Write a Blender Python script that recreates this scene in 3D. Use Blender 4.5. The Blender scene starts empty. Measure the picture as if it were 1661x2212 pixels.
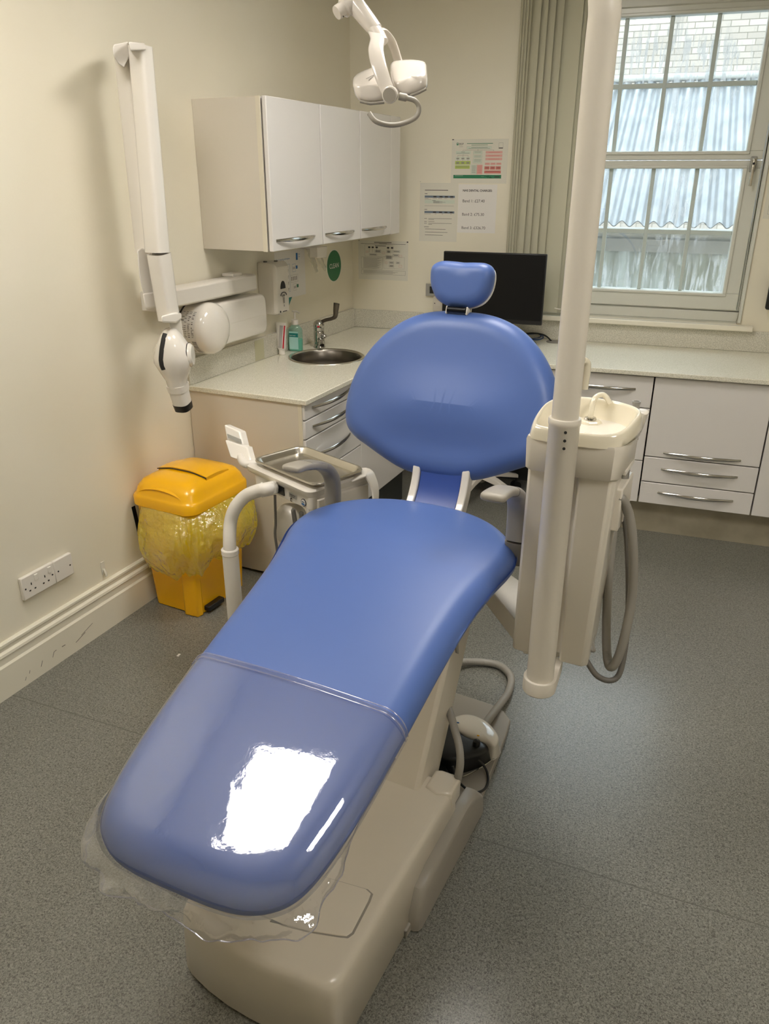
import bpy, bmesh, math, random
from mathutils import Matrix, Vector, noise
V = Vector
PI = math.pi
sc = bpy.context.scene
COL = sc.collection
random.seed(7)

# ------------------------------------------------------------------ camera (solved from the room's straight edges)
CAM = V((1.7381, -4.4720, 1.6816))
CE = (1.1656, -0.0026, 0.3321)
F = 1691.17
W0, H0 = 1661.0, 2212.0
from mathutils import Euler
RM = Euler(CE, 'XYZ').to_matrix()

def ray(x, y):
    return RM @ V(((x - W0/2)/F, -(y - H0/2)/F, -1.0))
def at_z(x, y, z):                      # point of the sight line on the level z
    d = ray(x, y); return CAM + d*((z - CAM.z)/d.z)
def at_y(x, y, Y):
    d = ray(x, y); return CAM + d*((Y - CAM.y)/d.y)
def at_pl(x, y, P, n):
    d = ray(x, y); return CAM + d*((V(P) - CAM).dot(n)/d.dot(n))
def at_d(x, y, t):
    return CAM + ray(x, y)*t

# left wall frame: s metres from the corner towards the camera, d metres off the wall
SK = 0.0951
LU = V((-math.sin(SK), -math.cos(SK), 0)); LN = V((math.cos(SK), -math.sin(SK), 0))
def LW(s, d, z): return LU*s + LN*d + V((0, 0, z))
def at_lw(x, y, d):
    P = at_pl(x, y, LN*d, LN); return V((P.dot(LU), d, P.z))
# chair base frame
BO = V((1.106, -3.473, 0)); BD = V((.137, .9905, 0)).normalized(); BE = V((.9905, -.137, 0)).normalized()
def B(s, t, z): return BO + BD*s + BE*t + V((0, 0, z))
# chair upholstery frame
_a = math.radians(2.5)
UD = BD*math.cos(_a) - BE*math.sin(_a); UE = BE*math.cos(_a) + BD*math.sin(_a)
UO = BO - BE*.03
def U(s, t, z): return UO + UD*s + UE*t + V((0, 0, z))
def at_ut(x, y, t):
    P = at_pl(x, y, UO + UE*t, UE); q = P - UO; return V((q.dot(UD), t, P.z))

# ------------------------------------------------------------------ materials
def lin(c):
    return tuple(((v/255)/12.92 if v/255 <= .04045 else ((v/255 + .055)/1.055)**2.4) for v in c)
MATS = {}
def mat(name, rgb, rough=.5, metal=0., spec=.5, coat=0., bump=None, var=None, emit=None, trans=0., sheen=0.):
    """rgb in sRGB 0-255; bump=(scale,strength,dist); var=(scale,rgb2,lo,hi[,detail])"""
    m = bpy.data.materials.new(name); m.use_nodes = True
    nt = m.node_tree; b = nt.nodes['Principled BSDF']
    c = lin(rgb) + (1,)
    b.inputs['Base Color'].default_value = c
    b.inputs['Roughness'].default_value = rough
    b.inputs['Metallic'].default_value = metal
    b.inputs['Specular IOR Level'].default_value = spec
    if coat: b.inputs['Coat Weight'].default_value = coat; b.inputs['Coat Roughness'].default_value = .06
    if trans: b.inputs['Transmission Weight'].default_value = trans
    tc = None
    if bump or var:
        tc = nt.nodes.new('ShaderNodeNewGeometry')
    if var:
        n = nt.nodes.new('ShaderNodeTexNoise'); n.inputs['Scale'].default_value = var[0]
        n.inputs['Detail'].default_value = var[4] if len(var) > 4 else 3
        nt.links.new(tc.outputs['Position'], n.inputs['Vector'])
        r = nt.nodes.new('ShaderNodeValToRGB')
        r.color_ramp.elements[0].position = var[2]; r.color_ramp.elements[0].color = lin(var[1]) + (1,)
        r.color_ramp.elements[1].position = var[3]; r.color_ramp.elements[1].color = c
        nt.links.new(n.outputs['Fac'], r.inputs['Fac']); nt.links.new(r.outputs['Color'], b.inputs['Base Color'])
    if bump:
        n = nt.nodes.new('ShaderNodeTexNoise'); n.inputs['Scale'].default_value = bump[0]; n.inputs['Detail'].default_value = 3
        nt.links.new(tc.outputs['Position'], n.inputs['Vector'])
        bp = nt.nodes.new('ShaderNodeBump'); bp.inputs['Strength'].default_value = bump[1]; bp.inputs['Distance'].default_value = bump[2]
        nt.links.new(n.outputs['Fac'], bp.inputs['Height']); nt.links.new(bp.outputs['Normal'], b.inputs['Normal'])
    if emit:
        b.inputs['Emission Color'].default_value = lin(emit[0]) + (1,); b.inputs['Emission Strength'].default_value = emit[1]
    MATS[name] = m
    return m

# ------------------------------------------------------------------ geometry: a Geo is (verts, faces)
def box(x0, y0, z0, x1, y1, z1, f=None):
    f = f or (lambda x, y, z: V((x, y, z)))
    v = [f(x, y, z) for x in (x0, x1) for y in (y0, y1) for z in (z0, z1)]
    F_ = [(0,1,3,2),(4,6,7,5),(0,4,5,1),(2,3,7,6),(0,2,6,4),(1,5,7,3)]
    return v, F_
def loft(rings, cap=True, closed=True):
    n = len(rings[0]); v = [p for r in rings for p in r]; f = []
    for i in range(len(rings) - 1):
        for j in range(n if closed else n - 1):
            k = (j + 1) % n
            f.append((i*n + j, i*n + k, (i+1)*n + k, (i+1)*n + j))
    if cap:
        f.append(tuple(range(n))[::-1]); f.append(tuple((len(rings)-1)*n + j for j in range(n)))
    return v, f
def prism(poly, f0, f1):
    """poly of 2D points; f0/f1 map (a,b)->world for both ends"""
    return loft([[f0(a, b) for a, b in poly], [f1(a, b) for a, b in poly]])
def catmull(P, n=8, closed=False):
    P = [V(p) for p in P]; out = []; N = len(P)
    rng = range(N if closed else N - 1)
    for i in rng:
        if closed: a, b, c, d = P[(i-1) % N], P[i], P[(i+1) % N], P[(i+2) % N]
        else: a, b, c, d = P[max(i-1, 0)], P[i], P[i+1], P[min(i+2, N-1)]
        for k in range(n):
            t = k/n
            out.append(.5*((2*b) + (c - a)*t + (2*a - 5*b + 4*c - d)*t*t + (3*b - a - 3*c + d)*t**3))
    if not closed: out.append(P[-1].copy())
    return out
def sweep(path, ring_fn, cap=True, up0=None):
    """ring_fn(i, frac) -> list of 2D points in the frame (side, up)"""
    rings = []; N = len(path); up = V(up0) if up0 else None
    for i, p in enumerate(path):
        t = (path[min(i+1, N-1)] - path[max(i-1, 0)]).normalized()
        if up is None:
            up = V((0, 0, 1)) if abs(t.z) < .9 else V((0, 1, 0))
        up = (up - t*up.dot(t)).normalized(); sd = t.cross(up)
        rings.append([p + sd*a + up*b for a, b in ring_fn(i, i/max(1, N-1))])
    return loft(rings, cap)
def circ(r, n=16, ry=None, ph=0):
    return [(r*math.cos(2*PI*k/n + ph), (ry or r)*math.sin(2*PI*k/n + ph)) for k in range(n)]
def sup(a, b, e=4., n=32):
    out = []
    for k in range(n):
        t = 2*PI*k/n; c, s = math.cos(t), math.sin(t)
        out.append((a*math.copysign(abs(c)**(2/e), c), b*math.copysign(abs(s)**(2/e), s)))
    return out
def tube(P, r, n=14, smooth=6, closed=False, rib=None):
    path = catmull(P, smooth) if smooth else [V(p) for p in P]
    if rib:      # ribbed hose: resample to even steps and modulate radius
        L = [0]
        for a, b in zip(path, path[1:]): L.append(L[-1] + (b - a).length)
        step = rib[0]/2; m = max(2, int(L[-1]/step)); q = []; j = 0
        for i in range(m + 1):
            s = L[-1]*i/m
            while j < len(L) - 2 and L[j+1] < s: j += 1
            w = (s - L[j])/max(1e-9, L[j+1] - L[j]); q.append(path[j].lerp(path[j+1], w))
        path = q
        return sweep(path, lambda i, f: circ(r + (rib[1] if i % 2 else 0), n))
    if callable(r): return sweep(path, lambda i, f: circ(r(f), n))
    return sweep(path, lambda i, f: circ(r, n))
def cyl(p0, p1, r0, r1=None, n=24):
    return sweep([V(p0), V(p1)], lambda i, f: circ(r0 if i == 0 else (r1 if r1 is not None else r0), n))
def lathe(prof, o=(0,0,0), ax=(0,0,1), n=32, cap=True):
    ax = V(ax).normalized(); u = ax.orthogonal().normalized(); w = ax.cross(u); o = V(o)
    return loft([[o + ax*h + (u*math.cos(2*PI*k/n) + w*math.sin(2*PI*k/n))*max(r, 1e-5) for k in range(n)] for r, h in prof], cap)
def ellipsoid(c, rx, ry, rz, f=None, e=2., n=24, m=14):
    """superellipsoid; f maps local offset vector to world offset"""
    f = f or (lambda v: v); c = V(c); rings = []
    for i in range(1, m):
        ph = -PI/2 + PI*i/m; cz, sz = abs(math.cos(ph))**(2/e), math.copysign(abs(math.sin(ph))**(2/e), math.sin(ph))
        rings.append([c + f(V((rx*cz*a, ry*cz*b, rz*sz))) for a, b in sup(1, 1, e, n)])
    return loft(rings)
def rect(o, x, y, w, h, lift=0.):
    """flat quad at origin o, axes x,y"""
    nrm = x.cross(y).normalized()*lift
    return [o + nrm, o + x*w + nrm, o + x*w + y*h + nrm, o + y*h + nrm], [(0,1,2,3)]
def merge(*gs):
    v = []; f = []
    for g in gs:
        k = len(v); v += list(g[0]); f += [tuple(i + k for i in q) for q in g[1]]
    return v, f
def rrect(a, b, r, n=5):
    """rounded rectangle outline, half sizes a,b"""
    out = []
    for cx, cy, t0 in ((a-r, b-r, 0), (-a+r, b-r, PI/2), (-a+r, -b+r, PI), (a-r, -b+r, 1.5*PI)):
        for k in range(n + 1):
            t = t0 + PI/2*k/n; out.append((cx + r*math.cos(t), cy + r*math.sin(t)))
    return out

def text(s, size, o, x, y, lift=.0006, bold=0., center=False):
    cu = bpy.data.curves.new('t', 'FONT'); cu.body = s; cu.size = size; cu.offset = bold; cu.resolution_u = 3
    if center: cu.align_x = 'CENTER'
    ob = bpy.data.objects.new('t', cu); COL.objects.link(ob)
    bpy.context.view_layer.update()
    dg = bpy.context.evaluated_depsgraph_get()
    me = ob.evaluated_get(dg).to_mesh()
    n = V(x).cross(V(y)).normalized()
    vs = [V(o) + V(x)*v.co.x + V(y)*v.co.y + n*lift for v in me.vertices]
    fs = [tuple(p.vertices) for p in me.polygons]
    ob.evaluated_get(dg).to_mesh_clear()
    bpy.data.objects.remove(ob); bpy.data.curves.remove(cu)
    return vs, fs

# ------------------------------------------------------------------ objects
MW = {}
def root(name, label, cat, loc, rz=0., group=None):
    o = bpy.data.objects.new(name, None); COL.objects.link(o); o.empty_display_size = .1
    o.location = loc; o.rotation_euler = (0, 0, rz)
    MW[o] = Matrix.Translation(V(loc)) @ Matrix.Rotation(rz, 4, 'Z')
    o['label'] = label; o['category'] = cat
    if group: o['group'] = group
    return o
def obj(name, parts, m=None, parent=None, smooth=35, bevel=0., seg=2, label=None, cat=None, group=None, kind=None, sub=0, weld=True, origin=None):
    """parts: one Geo, or a list of (Geo, material); vertices are world coordinates"""
    if m is not None: parts = [(parts, m)]
    me = bpy.data.meshes.new(name); vs = []; fs = []; mi = []; slots = []
    for g, mm in parts:
        if mm not in slots: slots.append(mm)
        k = len(vs); vs += list(g[0])
        for q in g[1]: fs.append(tuple(i + k for i in q)); mi.append(slots.index(mm))
    lo = V([min(v[i] for v in vs) for i in range(3)]); hi = V([max(v[i] for v in vs) for i in range(3)])
    c = V(origin) if origin else V(((lo.x+hi.x)/2, (lo.y+hi.y)/2, lo.z if parent is None else (lo.z+hi.z)/2))
    pm = MW[parent] if parent is not None else Matrix.Identity(4)
    mw = pm @ Matrix.Translation(pm.inverted() @ c)
    inv = mw.inverted()
    me.from_pydata([inv @ V(v) for v in vs], [], fs)
    for s in slots: me.materials.append(s)
    for p, i in zip(me.polygons, mi): p.material_index = i
    bm = bmesh.new(); bm.from_mesh(me)
    if weld: bmesh.ops.remove_doubles(bm, verts=bm.verts, dist=2e-6)
    if len(parts) == 1 or weld: bmesh.ops.recalc_face_normals(bm, faces=bm.faces)
    bm.to_mesh(me); bm.free()
    if smooth:
        for p in me.polygons: p.use_smooth = True
        me.set_sharp_from_angle(angle=math.radians(smooth))
    o = bpy.data.objects.new(name, me); COL.objects.link(o)
    if parent is not None: o.parent = parent
    o.location = pm.inverted() @ c
    MW[o] = mw
    if bevel:
        md = o.modifiers.new('bevel', 'BEVEL'); md.width = bevel; md.segments = seg; md.limit_method = 'ANGLE'; md.angle_limit = math.radians(40); md.harden_normals = False
    if sub:
        md = o.modifiers.new('sub', 'SUBSURF'); md.levels = sub; md.render_levels = sub
    if label: o['label'] = label
    if cat: o['category'] = cat
    if group: o['group'] = group
    if kind: o['kind'] = kind
    return o
def struct(name, g, m, **k):
    return obj(name, g, m, kind='structure', smooth=k.pop('smooth', 30), **k)
# ------------------------------------------------------------------ material library
M = {}
M['wall'] = mat('wall_paint', (236, 230, 212), .55, bump=(90, .12, .002), var=(1.3, (230, 222, 200), .3, .7))
M['ceiling'] = mat('ceiling_paint', (226, 222, 210), .8)
M['skirt'] = mat('skirting_gloss', (232, 226, 208), .3, bump=(8, .08, .004))
M['white'] = mat('white_plastic', (232, 226, 216), .3, coat=.15)
M['whiteg'] = mat('white_gloss', (236, 230, 220), .12, coat=.5)
M['lampw'] = mat('lamp_housing_white', (206, 199, 189), .14, coat=.5)
M['cream'] = mat('cream_plastic', (226, 219, 206), .28, coat=.2)
M['creamg'] = mat('cream_ceramic', (236, 228, 206), .06, coat=.8)
M['basec'] = mat('chair_base_enamel', (212, 203, 187), .3, coat=.2, bump=(500, .03, .0005))
M['greyp'] = mat('grey_plastic', (150, 144, 134), .38)
M['greyd'] = mat('dark_grey_plastic', (122, 117, 109), .45)
M['armgrey'] = mat('armrest_grey', (160, 154, 142), .42)
M['armpost'] = mat('armrest_post_grey', (140, 136, 130), .3, coat=.15)
M['blue'] = mat('blue_vinyl', (80, 107, 170), .40, spec=.5, bump=(650, .05, .0006))
M['bluedk'] = mat('blue_vinyl_strap', (50, 80, 158), .4)
M['chrome'] = mat('chrome', (200, 198, 194), .12, metal=1)
M['sinksteel'] = mat('sink_steel', (112, 106, 98), .3, metal=1)
M['steel'] = mat('brushed_steel', (206, 201, 190), .27, metal=1, bump=(60, .05, .001))
M['steeld'] = mat('tray_floor_steel', (150, 146, 136), .38, metal=1)
M['black'] = mat('black_plastic', (22, 22, 23), .35)
M['blackg'] = mat('black_screen', (9, 9, 10), .4, spec=.3)
M['dark'] = mat('dark_gap', (40, 38, 36), .7)
M['door'] = mat('cabinet_gloss_white', (232, 228, 224), .22, coat=.25, bump=(30, .03, .001))
M['endp'] = mat('end_panel', (220, 212, 198), .35, bump=(30, .03, .001))  # cabinet white with shading and warm bounce put into the colour
M['edge'] = mat('cream_edge', (228, 220, 200), .4)
M['plinth'] = mat('plinth_vinyl', (62, 64, 62), .5, var=(700, (50, 52, 50), .4, .6))
M['kick'] = mat('plinth_cream', (178, 170, 150), .5, var=(10, (160, 152, 132), .3, .7))
M['worktop'] = mat('worktop_laminate', (238, 234, 218), .22, coat=.2, var=(260, (214, 210, 190), .38, .56))
M['splash'] = mat('backsplash_laminate', (224, 220, 206), .35, var=(230, (190, 186, 170), .38, .6))
M['paper'] = mat('paper', (232, 228, 222), .35)
M['lam'] = mat('laminated_paper', (226, 222, 208), .16, coat=.4)
M['ink'] = mat('ink_black', (62, 58, 56), .6)
M['inkg'] = mat('ink_grey', (148, 144, 136), .6)
M['inkb'] = mat('ink_blue', (40, 105, 170), .5)
M['inkgreen'] = mat('ink_green', (34, 122, 84), .4)
M['inklime'] = mat('ink_lime', (178, 196, 96), .5)
M['inkrose'] = mat('ink_rose', (222, 170, 160), .5)
M['inkred'] = mat('ink_red', (206, 122, 112), .5)
M['inkpale'] = mat('ink_pale', (206, 214, 198), .5)
M['inkslate'] = mat('ink_slate', (110, 122, 136), .5)
M['clean'] = mat('sticker_green', (30, 112, 66), .35)
M['red'] = mat('red_print', (196, 24, 44), .4)
M['yellow'] = mat('yellow_plastic', (250, 186, 8), .25, coat=.2, bump=(300, .03, .0006))
M['teal'] = mat('teal_label', (18, 128, 122), .4)
M['hose'] = mat('grey_hose', (150, 146, 138), .4)
M['hosed'] = mat('dark_grey_hose', (112, 108, 102), .42)
M['frame'] = mat('window_upvc', (214, 214, 204), .3, coat=.1)
M['muntin'] = mat('glazing_bar', (196, 206, 202), .35)
M['sill'] = mat('sill_gloss', (236, 230, 212), .25, coat=.2)
M['vane'] = mat('blind_fabric', (212, 208, 186), .8)
M['greybox'] = mat('grey_metal_plate', (160, 158, 150), .4)
M['tapedark'] = mat('tape_black', (30, 30, 26), .4)

# translucent vertical-blind fabric lets some daylight through
def add_translucent(m, f, rgb):
    nt = m.node_tree; b = nt.nodes['Principled BSDF']; out = nt.nodes['Material Output']
    t = nt.nodes.new('ShaderNodeBsdfTranslucent'); t.inputs['Color'].default_value = lin(rgb) + (1,)
    mx = nt.nodes.new('ShaderNodeMixShader'); mx.inputs[0].default_value = f
    nt.links.new(b.outputs[0], mx.inputs[1]); nt.links.new(t.outputs[0], mx.inputs[2]); nt.links.new(mx.outputs[0], out.inputs[0])
add_translucent(M['vane'], .15, (206, 204, 170))

def clear(name, rgb, ior=1.45, rough=.03, opaque=0., bump=None, diff=(255,255,255), gl=1.):
    """thin clear sheet: transparent body, fresnel reflection, a little milky diffuse"""
    m = bpy.data.materials.new(name); m.use_nodes = True; nt = m.node_tree; nt.nodes.remove(nt.nodes['Principled BSDF'])
    out = nt.nodes['Material Output']
    tr = nt.nodes.new('ShaderNodeBsdfTransparent'); tr.inputs[0].default_value = lin(rgb) + (1,)
    g = nt.nodes.new('ShaderNodeBsdfGlossy'); g.inputs['Roughness'].default_value = rough; g.inputs['Color'].default_value = (gl, gl, gl, 1)
    lw_ = nt.nodes.new('ShaderNodeLayerWeight'); lw_.inputs['Blend'].default_value = .5
    pw_ = nt.nodes.new('ShaderNodeMath'); pw_.operation = 'POWER'; pw_.inputs[1].default_value = 5; nt.links.new(lw_.outputs['Facing'], pw_.inputs[0])
    f0 = ((ior - 1)/(ior + 1))**2 * 1.9          # both faces of the sheet reflect
    fr = nt.nodes.new('ShaderNodeMath'); fr.operation = 'MULTIPLY_ADD'; fr.inputs[1].default_value = 1 - f0; fr.inputs[2].default_value = f0; nt.links.new(pw_.outputs[0], fr.inputs[0])
    mx = nt.nodes.new('ShaderNodeMixShader'); nt.links.new(fr.outputs[0], mx.inputs[0])
    df = nt.nodes.new('ShaderNodeBsdfDiffuse'); df.inputs[0].default_value = lin(diff) + (1,)
    tl = nt.nodes.new('ShaderNodeBsdfTranslucent'); tl.inputs[0].default_value = lin(diff) + (1,)
    dm = nt.nodes.new('ShaderNodeMixShader'); dm.inputs[0].default_value = .5
    nt.links.new(df.outputs[0], dm.inputs[1]); nt.links.new(tl.outputs[0], dm.inputs[2])
    m2 = nt.nodes.new('ShaderNodeMixShader'); m2.inputs[0].default_value = opaque
    nt.links.new(tr.outputs[0], m2.inputs[1]); nt.links.new(dm.outputs[0], m2.inputs[2])
    nt.links.new(m2.outputs[0], mx.inputs[1]); nt.links.new(g.outputs[0], mx.inputs[2]); nt.links.new(mx.outputs[0], out.inputs[0])
    if bump:
        geo = nt.nodes.new('ShaderNodeNewGeometry')
        n = nt.nodes.new('ShaderNodeTexNoise'); n.inputs['Scale'].default_value = bump[0]; n.inputs['Detail'].default_value = 4
        nt.links.new(geo.outputs['Position'], n.inputs['Vector'])
        bp = nt.nodes.new('ShaderNodeBump'); bp.inputs['Strength'].default_value = bump[1]; bp.inputs['Distance'].default_value = bump[2]
        nt.links.new(n.outputs['Fac'], bp.inputs['Height'])
        for k in (g, df, lw_): nt.links.new(bp.outputs['Normal'], k.inputs['Normal'])
    m['mix'] = m2.name
    return m
M['film'] = clear('clear_plastic_film', (246, 246, 250), 1.72, .045, .08, bump=(60, .13, .0014), gl=.9)
M['skirtfilm'] = clear('hanging_plastic_film', (240, 240, 242), 1.9, .06, .13, bump=(26, .9, .006), diff=(226, 226, 232))
M['liner'] = clear('yellow_bag_film', (255, 246, 70), 1.9, .13, .66, bump=(34, 1.0, .014), diff=(250, 240, 16))
M['gelb'] = clear('clear_bottle', (226, 246, 240), 1.4, .05, .28, diff=(190, 232, 222))
M['glove'] = clear('translucent_glove', (252, 251, 248), 1.35, .3, .35, diff=(240, 238, 228))

# condensation on the window: milky patches and vertical runs
def glass_mat():
    m = clear('wet_window_glass', (240, 248, 252), 1.45, .0, .0, diff=(214, 220, 224))
    nt = m.node_tree; m2 = nt.nodes[m['mix']]
    geo = nt.nodes.new('ShaderNodeNewGeometry')
    mp = nt.nodes.new('ShaderNodeMapping'); mp.inputs['Scale'].default_value = (38, 1, 5)
    nt.links.new(geo.outputs['Position'], mp.inputs['Vector'])
    n = nt.nodes.new('ShaderNodeTexNoise'); n.inputs['Scale'].default_value = 1.3; n.inputs['Detail'].default_value = 6; n.inputs['Distortion'].default_value = .7
    nt.links.new(mp.outputs[0], n.inputs['Vector'])
    r = nt.nodes.new('ShaderNodeValToRGB'); r.color_ramp.elements[0].position = .47; r.color_ramp.elements[1].position = .60
    r.color_ramp.elements[0].color = (.0, .0, .0, 1); r.color_ramp.elements[1].color = (.5, .5, .5, 1)
    nt.links.new(n.outputs['Fac'], r.inputs['Fac'])
    n2 = nt.nodes.new('ShaderNodeTexNoise'); n2.inputs['Scale'].default_value = 3.2; n2.inputs['Detail'].default_value = 3
    nt.links.new(geo.outputs['Position'], n2.inputs['Vector'])
    r2 = nt.nodes.new('ShaderNodeValToRGB'); r2.color_ramp.elements[0].position = .4; r2.color_ramp.elements[1].position = .62
    nt.links.new(n2.outputs['Fac'], r2.inputs['Fac'])
    mu = nt.nodes.new('ShaderNodeMath'); mu.operation = 'MULTIPLY'
    nt.links.new(r.outputs[0], mu.inputs[0]); nt.links.new(r2.outputs[0], mu.inputs[1])
    ad = nt.nodes.new('ShaderNodeMath'); ad.operation = 'ADD'; ad.inputs[1].default_value = .07; ad.use_clamp = True
    nt.links.new(mu.outputs[0], ad.inputs[0]); nt.links.new(ad.outputs[0], m2.inputs[0])
    return m
M['glass'] = glass_mat()

# safety-vinyl floor: fine light/dark flecks, small embossed grain, welded seam
def floor_mat():
    m = mat('safety_vinyl_floor', (120, 122, 112), .34, spec=.5, coat=.5); nt = m.node_tree; b = nt.nodes['Principled BSDF']
    geo = nt.nodes.new('ShaderNodeNewGeometry')
    n = nt.nodes.new('ShaderNodeTexNoise'); n.inputs['Scale'].default_value = 230; n.inputs['Detail'].default_value = 2; n.inputs['Distortion'].default_value = 1.2
    nt.links.new(geo.outputs['Position'], n.inputs['Vector'])
    r = nt.nodes.new('ShaderNodeValToRGB'); r.color_ramp.elements[0].position = .36; r.color_ramp.elements[0].color = lin((78, 76, 69)) + (1,)
    r.color_ramp.elements[1].position = .5; r.color_ramp.elements[1].color = lin((118, 117, 109)) + (1,)
    e = r.color_ramp.elements.new(.68); e.color = lin((140, 140, 131)) + (1,)
    nt.links.new(n.outputs['Fac'], r.inputs['Fac'])
    sx = nt.nodes.new('ShaderNodeSeparateXYZ'); nt.links.new(geo.outputs['Position'], sx.inputs[0])
    # seam line y = -2.762 - 0.062*x
    mx = nt.nodes.new('ShaderNodeMath'); mx.operation = 'MULTIPLY_ADD'; mx.inputs[1].default_value = .058; mx.inputs[2].default_value = 2.757
    nt.links.new(sx.outputs[0], mx.inputs[0])
    ad = nt.nodes.new('ShaderNodeMath'); ad.operation = 'ADD'; nt.links.new(mx.outputs[0], ad.inputs[0]); nt.links.new(sx.outputs[1], ad.inputs[1])
    ab = nt.nodes.new('ShaderNodeMath'); ab.operation = 'ABSOLUTE'; nt.links.new(ad.outputs[0], ab.inputs[0])
    lt = nt.nodes.new('ShaderNodeMath'); lt.operation = 'LESS_THAN'; lt.inputs[1].default_value = .0022; nt.links.new(ab.outputs[0], lt.inputs[0])
    mc = nt.nodes.new('ShaderNodeMixRGB'); mc.inputs[2].default_value = lin((84, 82, 74)) + (1,)
    fa = nt.nodes.new('ShaderNodeMath'); fa.operation = 'MULTIPLY'; fa.inputs[1].default_value = .7; nt.links.new(lt.outputs[0], fa.inputs[0])
    nt.links.new(fa.outputs[0], mc.inputs[0]); nt.links.new(r.outputs[0], mc.inputs[1]); nt.links.new(mc.outputs[0], b.inputs['Base Color'])
    n2 = nt.nodes.new('ShaderNodeTexNoise'); b.inputs['Coat Roughness'].default_value = .23; n2.inputs['Scale'].default_value = 210; n2.inputs['Detail'].default_value = 1
    nt.links.new(geo.outputs['Position'], n2.inputs['Vector'])
    bp = nt.nodes.new('ShaderNodeBump'); bp.inputs['Strength'].default_value = .28; bp.inputs['Distance'].default_value = .0018
    nt.links.new(n2.outputs['Fac'], bp.inputs['Height']); nt.links.new(bp.outputs[0], b.inputs['Normal'])
    return m
M['floor'] = floor_mat()

def brick_mat():
    m = mat('pale_brick', (190, 176, 150), .8); nt = m.node_tree; b = nt.nodes['Principled BSDF']
    geo = nt.nodes.new('ShaderNodeNewGeometry'); mp = nt.nodes.new('ShaderNodeMapping'); mp.inputs['Rotation'].default_value = (PI/2, 0, 0)
    nt.links.new(geo.outputs['Position'], mp.inputs[0])
    t = nt.nodes.new('ShaderNodeTexBrick'); t.inputs['Scale'].default_value = 1.0
    t.inputs['Brick Width'].default_value = .225; t.inputs['Row Height'].default_value = .075; t.inputs['Mortar Size'].default_value = .006
    t.inputs['Color1'].default_value = lin((168, 157, 144)) + (1,); t.inputs['Color2'].default_value = lin((144, 133, 120)) + (1,); t.inputs['Mortar'].default_value = lin((108, 100, 86)) + (1,)
    nt.links.new(mp.outputs[0], t.inputs['Vector']); nt.links.new(t.outputs[0], b.inputs['Base Color'])
    return m
M['brick'] = brick_mat()
M['tin'] = mat('corrugated_sheet', (120, 124, 126), .32, metal=.5, var=(5, (96, 100, 102), .35, .65))
M['tindark'] = mat('weathered_sheet', (164, 168, 166), .6, var=(2.5, (122, 122, 106), .4, .6))
M['concrete'] = mat('yard_concrete', (150, 150, 144), .8)
# ================================================================== THE ROOM
XR, YF, ZC = 4.1, -5.6, 2.72          # right wall, wall behind the camera, ceiling height
struct('floor', box(-1.0, YF, -.05, XR, .35, 0), M['floor'], smooth=0)
struct('ceiling', box(-1.0, YF, ZC, XR, .35, ZC + .1), M['ceiling'], smooth=0)
# left wall follows the slightly skewed line of the room
struct('wall_left', box(-.1, -.12, 0, 5.7, 0, ZC, lambda s, d, z: LW(s, d, z)), M['wall'], smooth=0)
struct('wall_right', box(XR, YF, 0, XR + .1, .35, ZC), M['wall'], smooth=0)
struct('wall_front', box(-1.0, YF - .1, 0, XR, YF, ZC), M['wall'], smooth=0)
WX0, WX1, WZ0, WZ1 = 1.10, 2.128, .975, 2.47        # window opening
struct('wall_back', merge(box(-.1, 0, 0, WX0, .3, ZC), box(WX1, 0, 0, XR, .3, ZC),
                          box(WX0, 0, 0, WX1, .3, WZ0), box(WX0, 0, WZ1, WX1, .3, ZC)), M['wall'], smooth=0, weld=False)
# moulded skirting on the left wall
prof = [(0, 0), (.024, 0), (.024, .118), (.018, .126), (.018, .15), (.022, .155), (.020, .164), (.011, .170), (.011, .182), (.016, .188), (.016, .196), (.010, .2), (0, .2)]
struct('baseboard_left', loft([[LW(s, d, z) for d, z in prof] for s in (1.62, 5.55)]), M['skirt'], smooth=20)
sk = bpy.data.objects['baseboard_left']
for (x0, y0, x1, y1, w_) in ((164, 1388, 184, 1366, .0022), (176, 1372, 200, 1346, .0016), (134, 1397, 141, 1393, .003), (114, 1420, 117, 1408, .002), (117, 1408, 122, 1404, .002), (89, 1440, 92, 1427, .002), (64, 1455, 65, 1448, .0016), (55, 1470, 57, 1462, .0016)):
    a_, b_ = at_lw(x0, y0, .0245), at_lw(x1, y1, .0245)
    p_, q_ = LW(a_.x, .0243, a_.z), LW(b_.x, .0243, b_.z)
    obj('scuff_mark', sweep([p_, q_], lambda i, f: circ(w_*.5, 6)), M['greyd'], parent=sk, smooth=0)
# quarter round where the wall panel beside the window meets (reveal bead)
struct('trim_1', merge(box(WX1 - .004, -.012, .99, WX1 + .012, .0, 2.48)), M['frame'], bevel=.003)
# window sill board
struct('trim_2', merge(box(.98, -.055, .955, 2.2, .0, .982), box(WX0 + .002, .0, .955, WX1 - .002, .10, .982)), M['sill'], bevel=.005)

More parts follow.
